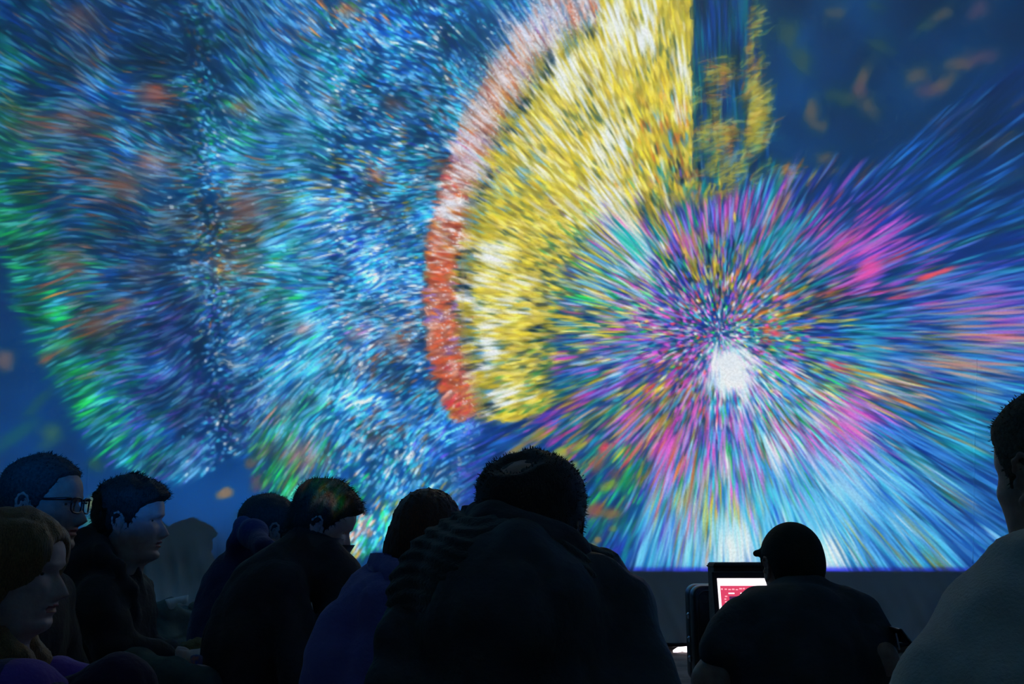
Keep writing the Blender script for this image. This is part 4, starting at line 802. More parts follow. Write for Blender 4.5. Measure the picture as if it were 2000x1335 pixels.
# ---------------------------------------------------------------- 1 man with glasses
p = Person(at(85, 988, 2.5), 86, 3, 0, 1.0, SKIN, dict(nose=1.05, lips=.8))
neck = p.H(0, -.02, -.16)*1.; neck[2] = p.ear[2]-.17
pel = np.array([neck[0]-.04, neck[1]+.02, .13])
top, tr = seated(p, neck, pel, girth=.92, sh_w=.14); p.head()
p.hand_at(p.wrist[0], p.f-UP*.2, UP, .5); p.hand_at(p.wrist[1], p.f-UP*.2, UP, .5, True)
p.build('man in profile with black glasses and short dark hair at the left edge')
p.hair(HAIR_GREY, .010, front=.182, side=.132, tufts=2200, tl=.006, rough=.002, seed=4)
top.chain([p.H(-.07, -.03, -.165), p.H(0, -.085, -.15), p.H(.07, -.03, -.165), p.H(.05, .04, -.18), p.H(-.05, .04, -.18), p.H(-.07, -.03, -.165)], [.016]*6, .02)
top.disp = folds(.006, .07, 1, (1, 1, .7)); p.wear('jacket', top, BLACK_CLOTH); p.wear('trousers', tr, DARK_TROUSERS)
g = MB()
for sg in (1, -1):
    g.tube([p.H(sg*.066, .088, .022), p.H(sg*.074, .078, .021), p.H(sg*.0755, .035, .017), p.H(sg*.0765, .000, .017), p.H(sg*.076, -.014, .010), p.H(sg*.075, -.022, -.006)], [.0030, .0032, .0030, .0026, .0022, .002], 8)
    th_ = np.linspace(0, 2*math.pi, 25); rim = [p.H(sg*(.034+.027*np.sign(math.cos(a))*abs(math.cos(a))**.6), .094-.006*abs(math.cos(a))*(1 if math.cos(a)*1 > 0 else 0), .006+.0185*np.sign(math.sin(a))*abs(math.sin(a))**.6) for a in th_]
    g.tube(rim, .0022, 6)
g.tube([p.H(-.010, .098, .012), p.H(0, .104, .014), p.H(.010, .098, .012)], .002, 6)
go = g.obj('glasses_frame', PLASTIC, p.o, True); go['label'] = 'black rectangular glasses frame'
# ---------------------------------------------------------------- 2 young man in profile
p = Person(at(258, 1020, 3.0), 84, 2, 0, 1.02, SKIN_PALE, dict(nose=.95, lips=1.0, chin=.002))
neck = p.ear+np.array([-.03, .01, -.17]); pel = np.array([neck[0]-.02, neck[1]+.02, .14])
w0 = at(322, 1288, 2.93); w1 = at(330, 1276, 3.0)
top, tr = seated(p, neck, pel, girth=.98, sh_w=.155, elbows=[at(222, 1262, 2.84), at(250, 1262, 3.18)], wrists=[w0, w1],
                 knees=[at(385, 1345, 2.80), at(385, 1298, 3.18)], feet=[at(330, 1420, 3.1), at(400, 1400, 2.95)])
p.head(); p.hand_at(w0, (1, .25, .10), (0, -.4, 1), .55, False, .9); p.hand_at(w1, (1, -.15, -.1), (0, .2, 1), .6, True, .9)
p.build('young man in profile with short dark hair, dark jacket and khaki trousers, hands clasped')
def th_y(V, Z, T):
    fr = np.clip((V[..., 1]-.03)/.05, 0, 1)*np.clip((Z-.15)/.03, 0, 1); return .011+.010*np.clip((Z-.14)/.05, 0, 1)+.010*fr
p.hair(HAIR_DARK, th_y, front=.168, side=.132, tufts=3000, tl=.010, rough=.004, seed=8)
top.chain([at(150, 1040, 2.92), at(178, 1042, 2.95), at(200, 1078, 2.88), at(232, 1108, 2.86), at(256, 1150, 2.88), at(264, 1200, 2.92)], [.018, .028, .026, .020, .018, .016], .02)
top.chain([at(258, 1092, 2.98), at(268, 1130, 2.98), at(266, 1190, 2.98), at(262, 1240, 2.98)], [.012, .018, .02, .02], .02)
top.chain([at(178, 1040, 3.1), at(220, 1055, 3.14), at(256, 1100, 3.1), at(266, 1150, 3.06)], [.026, .02, .016, .018], .02)
top.chain([at(190, 1095, 2.95), at(172, 1110, 2.95), at(166, 1160, 2.95), at(175, 1230, 2.95)], [.06, .075, .08, .09], .05)
top.ell(at(152, 1062, 2.86), (.012, .012, .012), k=.01)
top.disp = folds(.008, .06, 11, (1, 1, .8)); p.wear('jacket', top, BLACK_CLOTH)
tr2 = SDF(.009)
tr2.cap(pel-p.r*0+UP*.02, at(250, 1330, 2.85), .12, .10, .04); tr2.chain([at(250, 1335, 2.84), at(330, 1334, 2.78), at(388, 1348, 2.76), at(360, 1440, 2.8)], [.09, .066, .06, .055], .02)
tr2.disp = folds(.004, .05, 3); jo = p.wear('trouser_leg', tr2, JEANS, 'grey green near trouser leg')
tr3 = SDF(.007); tr3.chain([pel+UP*.03, at(330, 1312, 3.2), at(384, 1290, 3.16), at(398, 1330, 3.1), at(390, 1420, 3.0)], [.13, .075, .060, .052, .05], .03)
def creas(P):
    c0 = at(376, 1262, 3.1); v = P-c0; a = np.arctan2(v[:, 2], v[:, 0]); return .0035*np.sin(a*17+6*n3(P, .05, 5))+.004*(n3(P, .03, 9)-.5)
tr3.disp = creas; p.wear('trouser_leg', tr3, KHAKI, 'creased khaki far trouser leg with bent knee')
# bright crumpled thing under the hands on the leg
ph = SDF(.004); ph.ell(at(392, 1294, 2.86), (.030, .006, .018), rotm(0, 0, 35), .004); ph.ell(at(384, 1288, 2.862), (.022, .006, .012), rotm(0, 0, 20), .004)
ph.disp = folds(.002, .015, 2); V, Q = ph.mesh(); o = mesh_obj('printed_cloth', V, Q, mat('blue_and_pink_print', (.10, .22, .62), .6, None, (60, (.75, .35, .33))))
tag(o, 'small crumpled blue and pink printed cloth lying on the khaki trouser knee', 'cloth')
# ---------------------------------------------------------------- 3 man with cropped hair behind (temple lit)
p = Person(at(525, 1040, 3.5), 52, 8, 0, 1.06, SKIN, dict(nose=1., lips=.9))
neck = p.ear+np.array([-.05, -.04, -.165]); pel = np.array([neck[0]-.02, neck[1]-.04, .13])
top, tr = seated(p, neck, pel, girth=.92, sh_w=.13, back=.03); p.head(); p.hand_at(p.wrist[0], p.f-UP*.2, UP, .5); p.hand_at(p.wrist[1], p.f-UP*.2, UP, .5, True)
p.build('man with close-cropped dark hair in a navy hoodie, light falling on his temple')
p.hair(HAIR_DARK, .008, front=.176, side=.130, tufts=2200, tl=.006, rough=.002, seed=12)
top.chain([at(468, 1062, 3.40), at(478, 1028, 3.42), at(494, 1044, 3.34), at(520, 1075, 3.2), at(528, 1100, 3.2)], [.038, .036, .044, .034, .026], .03)
top.chain([at(474, 1090, 3.45), at(456, 1142, 3.45), at(450, 1210, 3.45), at(468, 1320, 3.45)], [.062, .088, .10, .11], .05)
top.disp = folds(.006, .06, 21); p.wear('hoodie', top, NAVY); p.wear('trousers', tr, DARK_TROUSERS)
# ---------------------------------------------------------------- 4 man bowed, collar up over his mouth
p = Person(at(630, 1026, 3.0), 78, 24, 6, .99, SKIN_PALE, dict(nose=.9, lips=.8))
neck = p.H(-.01, -.045, -.15); pel = np.array([neck[0]-.02, neck[1]-.10, .13])
top, tr = seated(p, neck, pel, girth=.98, sh_w=.15, back=.05); p.head(); p.hand_at(p.wrist[0], p.f-UP*.2, UP, .5); p.hand_at(p.wrist[1], p.f-UP*.2, UP, .5, True)
p.build('man with bowed head, thick dark hair and a black collar turned up over his mouth')
def th_q(V, Z, T):
    fr = np.clip((V[..., 1]-.02)/.06, 0, 1)*np.clip((Z-.15)/.03, 0, 1); return .010+.012*np.clip((Z-.13)/.06, 0, 1)+.005*fr
p.hair(HAIR_DARK, th_q, front=.172, side=.135, tufts=2600, tl=.012, rough=.003, seed=15)
top.chain([at(590, 1062, 2.97), at(572, 1096, 2.95), at(545, 1126, 2.93), at(522, 1175, 2.92), at(508, 1240, 2.92), at(505, 1330, 2.92)], [.045, .058, .075, .088, .10, .11], .05)
top.chain([at(600, 1060, 2.95), at(636, 1096, 2.93), at(664, 1130, 2.93), at(680, 1200, 2.93), at(685, 1300, 2.93)], [.055, .055, .060, .08, .09], .05)
top.disp = folds(.006, .08, 31); p.wear('jacket', top, BLACK_CLOTH); p.wear('trousers', tr, DARK_TROUSERS)
# turned-up collar: a stiff open band round neck and jaw, thick cloth
def collar(p, pts_lo, pts_hi, m, name='collar', th=.004, n=28, label=None):
    lo = np.array(pts_lo); hi = np.array(pts_hi); t = np.linspace(0, 1, n); u = np.linspace(0, 1, len(lo))
    L = np.stack([np.interp(t, u, lo[:, i]) for i in range(3)], 1); Hh = np.stack([np.interp(t, u, hi[:, i]) for i in range(3)], 1)
    for A in (L, Hh):
        for _ in range(3): A[1:-1] = (A[:-2]+2*A[1:-1]+A[2:])/4
    V = []; cen = (L.mean(0)+Hh.mean(0))/2
    for a, b in zip(L, Hh):
        d = a+b-2*cen; d[2] = 0; d /= np.linalg.norm(d)+1e-9
        V += [a+d*th, (a+b)/2+d*th*1.8, b+d*th, b-d*th, (a+b)/2, a-d*th]
    Fc = [(i*6+k, i*6+(k+1) % 6, (i+1)*6+(k+1) % 6, (i+1)*6+k) for i in range(n-1) for k in range(6)]+[tuple(range(6))[::-1], tuple((n-1)*6+k for k in range(6))]
    o = mesh_obj(name, V, Fc, m, p.o, True)
    if label: o['label'] = label
    return o
rng = [(-165, 0), (-120, 0), (-60, .2), (0, .4), (60, .75), (110, 1.0), (150, 1.12)]
lo, hi = [], []
for a, q in [(-150, .9), (-110, .7), (-70, .45), (-30, .25), (0, .15), (35, .2), (70, .4), (105, .7), (140, .95), (165, 1.05)]:
    r_ = math.radians(a); sx, sy = math.sin(r_), -math.cos(r_)      # a = 0 is the nape, +: right side round to the front
    lo.append(p.H(sx*.085, -.012+sy*.085+.03*max(q-.6, 0), -.150)); hi.append(p.H(sx*.082, .000+sy*.092+.035*max(q-.5, 0), -.085+.070*q))
collar(p, lo, hi, BLACK_LEATHER, 'collar', .004, 30, 'black collar standing up to the nose')
collar(p, [at(596, 1072, 2.89), at(625, 1088, 2.87), at(650, 1092, 2.90), at(664, 1074, 2.96)], [at(592, 1040, 2.91), at(622, 1046, 2.895), at(650, 1050, 2.915), at(670, 1052, 2.97)], BLACK_LEATHER, 'collar_flap', .005, 20)
# ---------------------------------------------------------------- 5 woman with auburn bob
p = Person(at(838, 1052, 2.45), 18, 4, 0, .93, SKIN_PALE, dict(nose=.9, lips=1.))
neck = p.ear+np.array([-.02, -.03, -.155]); pel = np.array([neck[0]-.06, neck[1]-.10, .12])
top, tr = seated(p, neck, pel, girth=.80, sh_w=.125, back=.03); p.head(); p.hand_at(p.wrist[0], p.f-UP*.2, UP, .5); p.hand_at(p.wrist[1], p.f-UP*.2, UP, .5, True)
p.build('woman seen from behind with an auburn bob and an indigo jacket')
hb = SDF(.005); R5 = p.R
hb.ell(p.H(0, -.012, .030), (.087*.95, .106*.95, .098*.95), R5, .02); hb.ell(p.H(-.012, -.045, -.035), (.082, .065, .075), R5, .03); hb.ell(p.H(.045, -.01, -.030), (.040, .055, .070), R5, .03); hb.ell(p.H(-.055, .0, -.035), (.034, .055, .072), R5, .03)
hb.ell(p.H(0, .095, -.035), (.055, .060, .085), R5, .02, True)
def strand(f, sc=(1, 1, .12), amp=.004): 
    def g(P):
        q = (P-f.ear)@f.R; a = np.arctan2(q[:, 0], q[:, 1]+.01); return amp*(n3(np.stack([a*1.2, a*0, q[:, 2]*sc[2]*8*.12], -1), .045, 3)-.5)*2+amp*.6*(n3(np.stack([a*1.2, a*0+2, q[:, 2]*.2], -1), .02, 4)-.5)*2
    return g
hb.disp = strand(p); V, Q = hb.mesh(); o = mesh_obj('hair', V, Q, HAIR_AUBURN, p.o); o['label'] = 'auburn bob hair'
top.chain([at(706, 1138, 2.40), at(746, 1122, 2.42), at(790, 1140, 2.36), at(850, 1160, 2.3)], [.032, .034, .040, .045], .03)
top.chain([at(708, 1170, 2.38), at(740, 1180, 2.34), at(800, 1190, 2.3)], [.045, .06, .065], .04)
top.chain([at(700, 1180, 2.38), at(668, 1228, 2.36), at(650, 1290, 2.34), at(645, 1380, 2.34)], [.045, .052, .062, .07], .04)
top.disp = folds(.006, .07, 41); p.wear('jacket', top, INDIGO); p.wear('trousers', tr, DARK_TROUSERS)
lo = [at(722, 1118, 2.36), at(738, 1126, 2.33), at(770, 1134, 2.28), at(812, 1150, 2.25)]; hi = [at(728, 1080, 2.40), at(744, 1078, 2.37), at(778, 1092, 2.32), at(808, 1112, 2.29)]
collar(p, lo, hi, INDIGO, 'hood', .010, 20, 'hood of the indigo jacket folded back')
sc = SDF(.006); sc.chain([at(770, 1092, 2.44), at(800, 1096, 2.40), at(830, 1112, 2.36)], [.018, .02, .02], .01); sc.disp = folds(.003, .02, 3); V, Q = sc.mesh(); mesh_obj('scarf', V, Q, PALE_CLOTH, p.o)
# ---------------------------------------------------------------- 6 large man in the centre
p = Person(at(1037, 1040, 1.76), 12, 5, 0, 1.06, SKIN, dict(nose=1., lips=.9))
neck = p.ear+np.array([-.01, -.03, -.17]); pel = np.array([neck[0]-.02, neck[1]-.12, .14])
top, tr = seated(p, neck, pel, girth=1.08, sh_w=.165, back=.04); p.head(); p.hand_at(p.wrist[0], p.f-UP*.2, UP, .5); p.hand_at(p.wrist[1], p.f-UP*.2, UP, .5, True)
p.build('large man seen from behind in the centre, dark hair thinning at the crown')
def bald(V):
    d = np.linalg.norm((V-np.array([-.012, -.062, .098]))/np.array([1., 1, .8]), axis=-1); return np.clip((d-.026)/.020, 0.12, 1)
def th_c(V, Z, T): return .011+.004*np.clip((Z-.14)/.05, 0, 1)-.004*np.clip((.06-Z)/.05, 0, 1)
p.hair(HAIR_DARK, th_c, front=.172, side=.132, tufts=4200, tl=.0045, rough=.0022, seed=18, bald=bald)
top.chain([at(1190, 1160, 1.70), at(1226, 1185, 1.69), at(1228, 1230, 1.66), at(1246, 1300, 1.64), at(1262, 1390, 1.6)], [.030, .042, .048, .056, .065], .03)
top.chain([at(812, 1205, 1.70), at(800, 1260, 1.68), at(790, 1340, 1.66)], [.045, .055, .065], .04)
top.chain([at(865, 1190, 1.70), at(1000, 1190, 1.62), at(1150, 1175, 1.68)], [.075, .13, .085], .05)
top.chain([at(1228, 1218, 1.66), at(1252, 1244, 1.65), at(1276, 1294, 1.62), at(1306, 1345, 1.6)], [.022, .026, .028, .028], .02)
top.disp = folds(.010, .07, 51, (1, 1, .9)); p.wear('jacket', top, BLACK_LEATHER); p.wear('trousers', tr, DARK_TROUSERS)
sn = SDF(.006)      # thick ribbed hood lying round neck and shoulders
sn.chain([at(925, 1030, 1.78), at(900, 1075, 1.74), at(870, 1110, 1.71), at(828, 1160, 1.69)], [.040, .050, .058, .062], .04)
sn.chain([at(945, 1075, 1.66), at(930, 1130, 1.62), at(900, 1180, 1.62)], [.06, .075, .06], .04)
sn.chain([at(1000, 1090, 1.62), at(1010, 1140, 1.60)], [.06, .075], .04); sn.chain([at(1080, 1095, 1.63), at(1090, 1135, 1.61)], [.05, .06], .04)
sn.chain([at(1130, 1100, 1.70), at(1160, 1112, 1.68), at(1150, 1140, 1.66)], [.032, .030, .036], .03)
sn.ell(at(1000, 1130, 1.72), (.16, .12, .06), k=.05)
c6 = at(1000, 1060, 1.72)
def ribs(P):
    v = P-c6; t = v[:, 2]*1.+.10*abs(v[:, 0]+.02)-.02*np.sin(v[:, 0]*30)
    return -.0042*np.sin((t+.010*n3(P, .06, 7))*2*math.pi/.021)*np.clip((abs(v[:, 0])-.02)/.12+.45, 0, 1)+.004*(n3(P, .035, 2)-.5)
sn.disp = ribs; V, Q = sn.mesh(); o = mesh_obj('knitted_hood', V, Q, KNIT, p.o); o['label'] = 'thick ribbed knitted hood round the neck'
hd = SDF(.007); hd.chain([at(940, 1010, 1.74), at(965, 1040, 1.66), at(1030, 1070, 1.63), at(1095, 1080, 1.64), at(1135, 1092, 1.68)], [.032, .045, .052, .042, .026], .03); hd.disp = folds(.003, .05, 5); V, Q = hd.mesh(); mesh_obj('inner_collar', V, Q, BLACK_CLOTH, p.o)
# ---------------------------------------------------------------- 7 man at the laptop
p = Person(at(1547, 1110, 2.85), -6, 12, 0, 1.0, SKIN, dict(nose=1., lips=.9))
neck = p.ear+np.array([.02, -.075, -.125]); pel = np.array([neck[0]+.02, neck[1]-.18, .14])
elb = [at(1718, 1285, 2.62), at(1392, 1330, 2.66)]
top, tr = seated(p, neck, pel, girth=.84, sh_w=.14, elbows=elb, wrists=[at(1690, 1330, 2.95), at(1440, 1300, 2.98)], back=.0, sh_drop=.05)
p.head(); p.hand_at(p.wrist[0], p.f-UP*.1-p.r*.3, UP, .4); p.hand_at(p.wrist[1], p.f-UP*.1+p.r*.2, UP, .4, True)
p.body.chain([at(1424, 1266, 2.67), elb[1]], [.046, .046], .03); p.body.chain([elb[1], p.wrist[1]], [.045, .03], .02)
p.build('man seen from behind with a smooth dark cap and black t-shirt, bent over a laptop')
cp = SDF(.004); cp.ell(p.H(0, -.010, .030), (.084, .104, .097), p.R, .01); cp.ell(p.H(0, -.050, -.010), (.066, .058, .062), p.R, .03)
cp.ell(p.H(0, .09, -.05), (.075, .075, .075), p.R, .01, True)
for sg in (1, -1): cp.ell(p.H(sg*.084, -.008, -.020), (.026, .036, .05), p.R, .006, True)
cp.cap(p.H(-.074, .02, .050), p.H(-.088, .028, .048), .0105, .0095, .006)
V, Q = cp.mesh(); o = mesh_obj('cap', V, Q, mat('dark_cap_cloth', (.022, .028, .024), .85, (160, .002), (20, (.03, .034, .026)), .2), p.o); o['label'] = 'smooth dark close-fitting cap with a small peak at the left'
top = SDF(.008); Rb = rotm(p.yaw)
cen = at(1560, 1240, 2.72)
top.ell(at(1565, 1262, 2.70), (.195, .155, .17), Rb, .05); top.ell(at(1560, 1330, 2.66), (.19, .15, .17), Rb, .05); top.ell(pel+UP*.03, (.19, .16, .14), Rb, .05)
top.chain([at(1525, 1176, 2.76), at(1476, 1190, 2.74), at(1454, 1208, 2.70), at(1430, 1242, 2.67), at(1414, 1268, 2.65)], [.050, .052, .056, .062, .062], .03)
top.chain([at(1590, 1168, 2.76), at(1640, 1180, 2.74), at(1672, 1204, 2.71), at(1690, 1248, 2.68), at(1695, 1300, 2.64)], [.050, .052, .060, .068, .066], .03)
top.chain([at(1510, 1158, 2.80), at(1550, 1150, 2.74), at(1600, 1152, 2.75), at(1632, 1158, 2.79)], [.026, .034, .032, .022], .03)
top.disp = folds(.007, .08, 61, (1, 1, .8)); p.wear('t_shirt', top, TSHIRT); p.wear('trousers', tr, DARK_TROUSERS)
# ---------------------------------------------------------------- 8 man at the right edge in a grey hoodie
p = Person(at(2082, 935, 1.36), -14, 2, 0, 1.04, SKIN, dict(nose=1., lips=.9))
neck = p.ear+np.array([.02, -.02, -.17]); pel = np.array([neck[0]+.03, neck[1]-.10, .14])
top, tr = seated(p, neck, pel, girth=.90, sh_w=.10, back=.03, elbows=[at(2190, 1420, 1.35), at(1880, 1440, 1.32)]); p.head(); p.hand_at(p.wrist[0], p.f-UP*.2, UP, .5); p.hand_at(p.wrist[1], p.f-UP*.2, UP, .5, True)
p.build('man at the right edge with cropped hair and a grey green fleece hoodie')
p.hair(mat('cropped_brown_hair', (.16, .125, .095), .85, (260, .002), (160, (.09, .07, .05)), .3), .005, front=.178, side=.132, tufts=2500, tl=.0025, rough=.001, seed=25)
top.chain([at(1952, 1108, 1.38), at(1992, 1104, 1.30), at(2060, 1100, 1.26), at(2140, 1095, 1.30)], [.026, .032, .036, .036], .025)
top.chain([at(1965, 1160, 1.32), at(1930, 1205, 1.31), at(1915, 1250, 1.30)], [.045, .045, .05], .02)
top.chain([at(1955, 1250, 1.30), at(1862, 1280, 1.28), at(1830, 1325, 1.26), at(1815, 1420, 1.24)], [.06, .036, .044, .055], .03)
top.chain([at(2020, 1190, 1.3), at(2030, 1270, 1.26), at(2010, 1400, 1.24)], [.07, .10, .13], .05)
top.chain([at(1938, 1112, 1.36), at(1975, 1100, 1.29), at(2040, 1094, 1.25), at(2120, 1090, 1.27)], [.022, .030, .034, .034], .008)
top.disp = folds(.006, .09, 71); p.wear('hoodie', top, GREY_HOODIE); p.wear('trousers', tr, DARK_TROUSERS)
# ---------------------------------------------------------------- 9 girl in the left foreground
p = Person(at(30, 1122, 1.86), 87, 4, 0, .92, SKIN_PALE, dict(nose=1.0, lips=1.15, chin=-.003, mouth=.004))
neck = p.ear+np.array([-.02, .0, -.15]); pel = np.array([neck[0]-.03, neck[1]+.01, .12])
kn = [at(232, 1362, 1.80), at(225, 1372, 2.12)]
top, tr = seated(p, neck, pel, girth=.66, sh_w=.11, sh_drop=.10, knees=kn, feet=[at(190, 1500, 1.95), at(240, 1500, 2.05)], elbows=[at(40, 1360, 1.72), at(60, 1360, 2.05)], wrists=[at(150, 1400, 1.80), at(150, 1400, 1.98)])
p.head(); p.hand_at(p.wrist[0], p.f-UP*.2, UP, .5, False, .85); p.hand_at(p.wrist[1], p.f-UP*.2, UP, .5, True, .85)
p.build('girl in profile at lower left with long reddish blonde hair and parted lips')
gh = SDF(.005); R9 = p.R
gh.ell(p.H(0, -.012, .032), (.084*.95, .102, .094), R9, .02)
for sg in (1, -1):
    gh.ell(p.H(sg*.062, .014, .058), (.026, .052, .046), R9, .02)
    gh.chain([p.H(sg*.066, -.02, .02), p.H(sg*.076, -.030, -.05), p.H(sg*.085, -.020, -.12), p.H(sg*.095, .025, -.17), p.H(sg*.100, .060, -.22), p.H(sg*.10, .085, -.30)], [.032, .030, .028, .026, .024, .016], .02)
gh.chain([p.H(.070, .02, -.11), p.H(.080, .065, -.145), p.H(.076, .105, -.185), p.H(.065, .125, -.25)], [.016, .020, .020, .014], .015)
gh.chain([p.H(0, -.07, -.02), p.H(0, -.085, -.10), p.H(0, -.09, -.22)], [.05, .055, .05], .03)
gh.ell(p.H(0, .105, -.02), (.060, .062, .092), R9, .012, True)
def gstr(P):
    q = (P-p.ear)@p.R; u = q[:, 1]*.8+q[:, 2]*.10; return .0045*(n3(np.stack([u, q[:, 0]*.6, q[:, 2]*.10], -1), .014, 3)-.5)*2+.003*(n3(np.stack([u, q[:, 0], q[:, 2]*.1], -1), .006, 5)-.5)*2
gh.disp = gstr; V, Q = gh.mesh(); o = mesh_obj('hair', V, Q, HAIR_BLOND, p.o); o['label'] = 'long reddish blonde hair falling over the shoulder'
top.chain([at(110, 1330, 1.98), at(160, 1340, 1.98)], [.05, .045], .03)
top.disp = folds(.004, .05, 81); p.wear('top', top, PURPLE, 'bright purple top')
jk = SDF(.008); jk.chain([at(-60, 1340, 1.78), at(10, 1365, 1.72), at(70, 1395, 1.72), at(90, 1480, 1.72)], [.055, .058, .055, .06], .03); jk.disp = folds(.004, .05, 83); V, Q = jk.mesh(0); mesh_obj('sleeve', V, Q, NAVY, p.o)['label'] = 'dark blue near sleeve'
tr = SDF(.008); tr.chain([pel, at(130, 1420, 1.80), at(230, 1352, 1.78), at(215, 1500, 1.9)], [.11, .075, .060, .05], .03); tr.chain([pel, at(140, 1420, 2.08), at(225, 1380, 2.12), at(235, 1480, 2.05)], [.11, .075, .055, .05], .03)
tr.disp = folds(.003, .06, 85); p.wear('trousers', tr, PLUM, 'dark plum trousers with raised knee')
# ================================================================ things
BLACK_SHELL = mat('black_hard_shell', (.012, .012, .014), .32, (120, .0008), spec=.5)
CHROME = mat('metal_latch', (.6, .6, .62), .25, metal=1.)
RUBBER = mat('black_rubber', (.01, .01, .01), .7)
def empty(name, loc, label, cat):
    o = bpy.data.objects.new(name, None); C.objects.link(o); o.location = tuple(map(float, loc)); return tag(o, label, cat)
# upright hard case by the wall
b0 = at(1382, 1300, 5.0); b0[2] = 0
x0, x1 = at(1350, 1300, 5.0)[0], at(1350, 1300, 5.0)[0]+.36; H_ = at(1400, 1146, 5.0)[2]
ec = empty('hard_case', (b0[0], b0[1], 0), 'upright black hard case with rounded corners standing behind the laptop', 'case')
def rrect(w_, h_, r, n=8):
    P = []
    for cx, cz, a0 in ((w_-r, h_-r, 0), (r, h_-r, 90), (r, r, 180), (w_-r, r, 270)):
        for i in range(n+1): a = math.radians(a0+90*i/n); P.append((cx+r*math.cos(a), cz+r*math.sin(a)))
    return P
def slab(mb, w_, h_, r, y0, y1, ox, oz, bev=.012, mi=0):
    rings = []
    for y, ins in ((y0, bev), (y0+bev*.4, bev*.3), (y0+bev, 0), (y1-bev, 0), (y1-bev*.4, bev*.3), (y1, bev)):
        q = rrect(w_-2*ins, h_-2*ins, max(r-ins, .004)); rings.append([(ox+ins+a, y, oz+ins+b) for a, b in q])
    n = len(rings[0]); V = [v for R_ in rings for v in R_]
    Fc = [(i*n+k, i*n+(k+1) % n, (i+1)*n+(k+1) % n, (i+1)*n+k) for i in range(5) for k in range(n)]+[tuple(range(n))[::-1], tuple(5*n+k for k in range(n))]
    mb.add(V, Fc, mi)
ox = x0-b0[0]
mb = MB(); slab(mb, x1-x0, H_, .05, -.11, -.004, ox, .012); mb.obj('shell', BLACK_SHELL, ec, True)
mb = MB(); slab(mb, x1-x0, H_, .05, .004, .12, ox, .012); mb.obj('shell', BLACK_SHELL, ec, True)
mb = MB(); slab(mb, x1-x0-.012, H_-.012, .045, -.006, .006, ox+.006, .018, .001); mb.obj('seal', RUBBER, ec, True)
fr = MB(); q = rrect(x1-x0-.05, H_-.05, .04); P = [(ox+.025+a, -.112, .037+b) for a, b in q]; P.append(P[0]); fr.tube(P, .0045, 6); fr.obj('ridge', BLACK_SHELL, ec, True)
for zz in (.33, .22, .13):
    lb = MB(); lb.box((ox-.004, 0, zz), (.010, .034, .030), None, 0, .003); lb.tube([(ox-.010, -.012, zz+.006), (ox-.010, .012, zz+.006)], .003, 8); lb.obj('latch', CHROME, ec)
lb = MB(); th_ = np.linspace(0, 2*math.pi, 25); lb.tube([(ox+.055+.022*math.cos(a), -.113, H_-.045+.022*math.sin(a)) for a in th_], .003, 6); lb.obj('badge_ring', BLACK_SHELL, ec, True)
for sx in (.05, x1-x0-.05):
    fb = MB(); fb.box((ox+sx, 0, .007), (.05, .12, .014), None, 0, .003); fb.obj('foot', RUBBER, ec)
# low table, laptop
tt = at(1500, 1290, 3.3); tz = .315
et = empty('low_table', (tt[0]+.10, 3.36, 0), 'low black table carrying the laptop, hidden behind the man in the cap', 'table')
mb = MB(); mb.box((0, .02, tz-.012), (.50, .40, .024), None, 0, .004); mb.obj('table_top', BLACK_SHELL, et)
for sx in (-1, 1):
    for sy in (-1, 1):
        mb = MB(); mb.box((sx*.22, sy*.16, (tz-.024)/2), (.03, .03, tz-.0245), None, 0, .003); mb.obj('leg', BLACK_SHELL, et)
LB = np.array([at(1396, 1200, 3.45)[0], 3.42, tz]); tilt = math.radians(12)
el = empty('laptop', (LB[0]+.19, LB[1], tz), 'open laptop with glowing white and red screen in front of the man in the cap', 'laptop')
GREYP = mat('dark_laptop_shell', (.03, .03, .035), .45)
SCR = mat('lit_screen', (.02, .02, .02), .4, emit=((1.0, .92, 1.0), 1.6)); REDL = mat('lit_screen_red', (.02, 0, 0), .4, emit=((.75, .06, .14), 1.0)); DKL = mat('lit_screen_dark', (.01, .01, .01), .4, emit=((.10, .02, .09), 1.0)); PNK = mat('lit_screen_pink', (.02, .02, .02), .4, emit=((1., .38, .45), 1.2))
Wd, Hd = .36, at(1396, 1121, 3.45)[2]-tz+.004
Rt = rotm(0, -12)
def lp(x, z, y=0.): return np.array([x-.19-.0, math.sin(tilt)*z+y, math.cos(tilt)*z])
mb = MB(); mb.box((Wd/2-.19, -.14, .009), (Wd, .27, .018), None, 0, .003); mb.obj('base', GREYP, el)
mb = MB()
for r_ in range(5):
    for c_ in range(14): mb.box((-.17+.026*c_, -.055-.026*r_, .0195), (.021, .021, .003), None, 0, .001)
ko = mb.obj('keyboard', PLASTIC, el); ko['kind'] = 'stuff'
mb = MB(); Rl = np.array([[1, 0, 0], [0, math.cos(tilt), math.sin(tilt)], [0, -math.sin(tilt), math.cos(tilt)]])
mb.box(lp(Wd/2, Hd/2+.01), (Wd, .008, Hd), Rl, 0, .003); mb.obj('lid', GREYP, el)
def panel(mb, x, z, w_, h_, y, mi): mb.box(lp(x+w_/2, z+h_/2, y), (w_, .0008, h_), Rl, mi)
sx0, sz1 = .016, Hd-.022
mb = MB(); panel(mb, sx0, .03, Wd-.032, sz1-.03+.01, -.005, 0)
SH = sz1-.02
rsq = np.random.RandomState(2)
panel(mb, sx0+.008, .04, Wd-.05, SH-.035, -.0062, 1)             # red working area
panel(mb, sx0+.036, .045, Wd-.10, SH-.075, -.0070, 2)
for k in range(26): panel(mb, sx0+.010+.0095*k*1.3, sz1-.030+.004*rsq.rand(), .006+.004*rsq.rand(), .003+.003*rsq.rand(), -.0074, 3)
for k in range(20): panel(mb, sx0+.012+.012*rsq.rand(), sz1-.052-.009*k, .006+.006*rsq.rand(), .004, -.0074, 3)
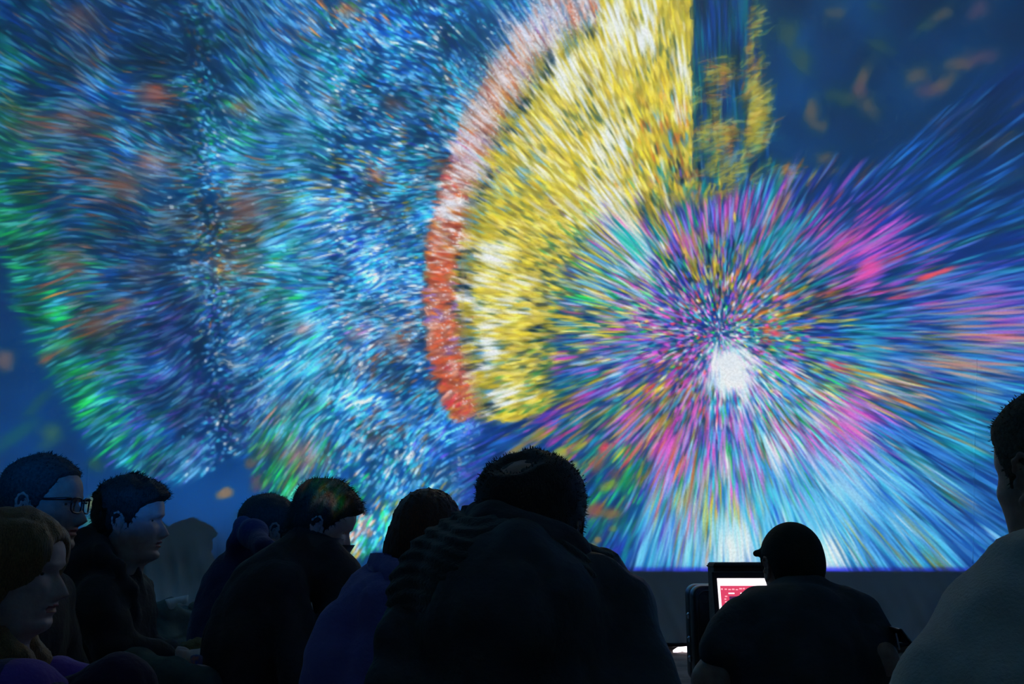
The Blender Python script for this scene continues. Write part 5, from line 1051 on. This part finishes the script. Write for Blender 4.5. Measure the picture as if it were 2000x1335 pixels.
for k in range(8): panel(mb, sx0+.034+.04*k, sz1-.042, .02, .004, -.0078, 0)
mb.obj('screen', [SCR, REDL, DKL, PNK], el)
# dark box behind the laptop rising above its lid
eb = empty('flight_box', (LB[0]+.24, 3.70, 0), 'tall black box standing directly behind the laptop lid', 'box')
hb_ = at(1396, 1098, 3.64)[2]; xl = at(1394, 1100, 3.64)[0]-(LB[0]+.24)
mb = MB(); mb.box((xl+.185, 0, hb_/2), (.37, .12, hb_-.002), None, 0, .006); mb.obj('body', BLACK_CLOTH, eb)
mb = MB(); mb.box((xl+.185, 0, hb_-.014), (.376, .126, .006), None, 0, .002); mb.obj('lid_edge', RUBBER, eb)
# phone held up beside the laptop man's right arm
a_, b_ = at(1749, 1228, 2.60), at(1768, 1252, 2.60)
o = MB(); d_ = (b_-a_); L_ = np.linalg.norm(d_); ax_ = d_/L_; Rp = frame((0, 1, 0), np.cross(ax_, (0, 1, 0))); o.box((a_+b_)/2, (L_*1.25, .075, .009), Rp, 0, .003)
ep = empty('phone', (a_+b_)/2, 'small dark phone raised at the right elbow of the man in the cap', 'phone'); ob = o.obj('body', PLASTIC, None); ob.data.transform(Matrix.Translation(-Vector(map(float, (a_+b_)/2)))); ob.parent = ep
mb = MB(); mb.tube([at(1750, 1236, 2.58)-(a_+b_)/2, at(1754, 1252, 2.58)-(a_+b_)/2, at(1757, 1268, 2.57)-(a_+b_)/2], .0022, 6); mb.obj('cord', mat('white_cord', (.6, .58, .62), .6), ep, True)
# crumpled cloth bundle by the wall, behind the young man
cb = SDF(.008); cb.ell(at(330, 1235, 6.2), (.24, .10, .16), rotm(0, 0, 4), .06); cb.ell(at(300, 1265, 6.15), (.26, .12, .12), rotm(0), .06); cb.ell(at(375, 1215, 6.22), (.12, .08, .12), rotm(0), .05); cb.chain([at(285, 1195, 6.2), at(330, 1182, 6.12), at(365, 1200, 6.14)], [.035, .045, .03], .03)
cb.disp = folds(.022, .10, 91, (.7, 1, 1.2), .5); V, Q = cb.mesh(.0)
tag(mesh_obj('cloth_bundle', V, Q, mat('grey_green_cloth', (.20, .23, .22), .95, (50, .004))), 'crumpled grey cloth bundle on the floor against the wall behind the young man', 'cloth')
lo = [at(325, 1172, 6.10), at(345, 1168, 6.08), at(368, 1164, 6.10)]; 
fl = MB(); n_ = 10
A_ = [at(322+5*i, 1170-1.0*i, 6.06) for i in range(n_)]; B_ = [at(330+4*i, 1188-1.6*i+4*math.sin(i), 6.02) for i in range(n_)]
Vf = A_+B_+[v+np.array([0, .008, 0]) for v in A_]+[v+np.array([0, .008, 0]) for v in B_]
fl.add(Vf, [(i, i+1, n_+i+1, n_+i) for i in range(n_-1)]+[(2*n_+i, 3*n_+i, 3*n_+i+1, 2*n_+i+1) for i in range(n_-1)]+[(i, 2*n_+i, 2*n_+i+1, i+1) for i in range(n_-1)]+[(n_+i, n_+i+1, 3*n_+i+1, 3*n_+i) for i in range(n_-1)]+[(0, n_, 3*n_, 2*n_), (n_-1, 3*n_-1, 4*n_-1, 2*n_-1)])
fo = fl.obj('flap', M_CLOTH, bpy.data.objects['cloth_bundle'], True); fo['label'] = 'pale turned-over edge of the cloth'
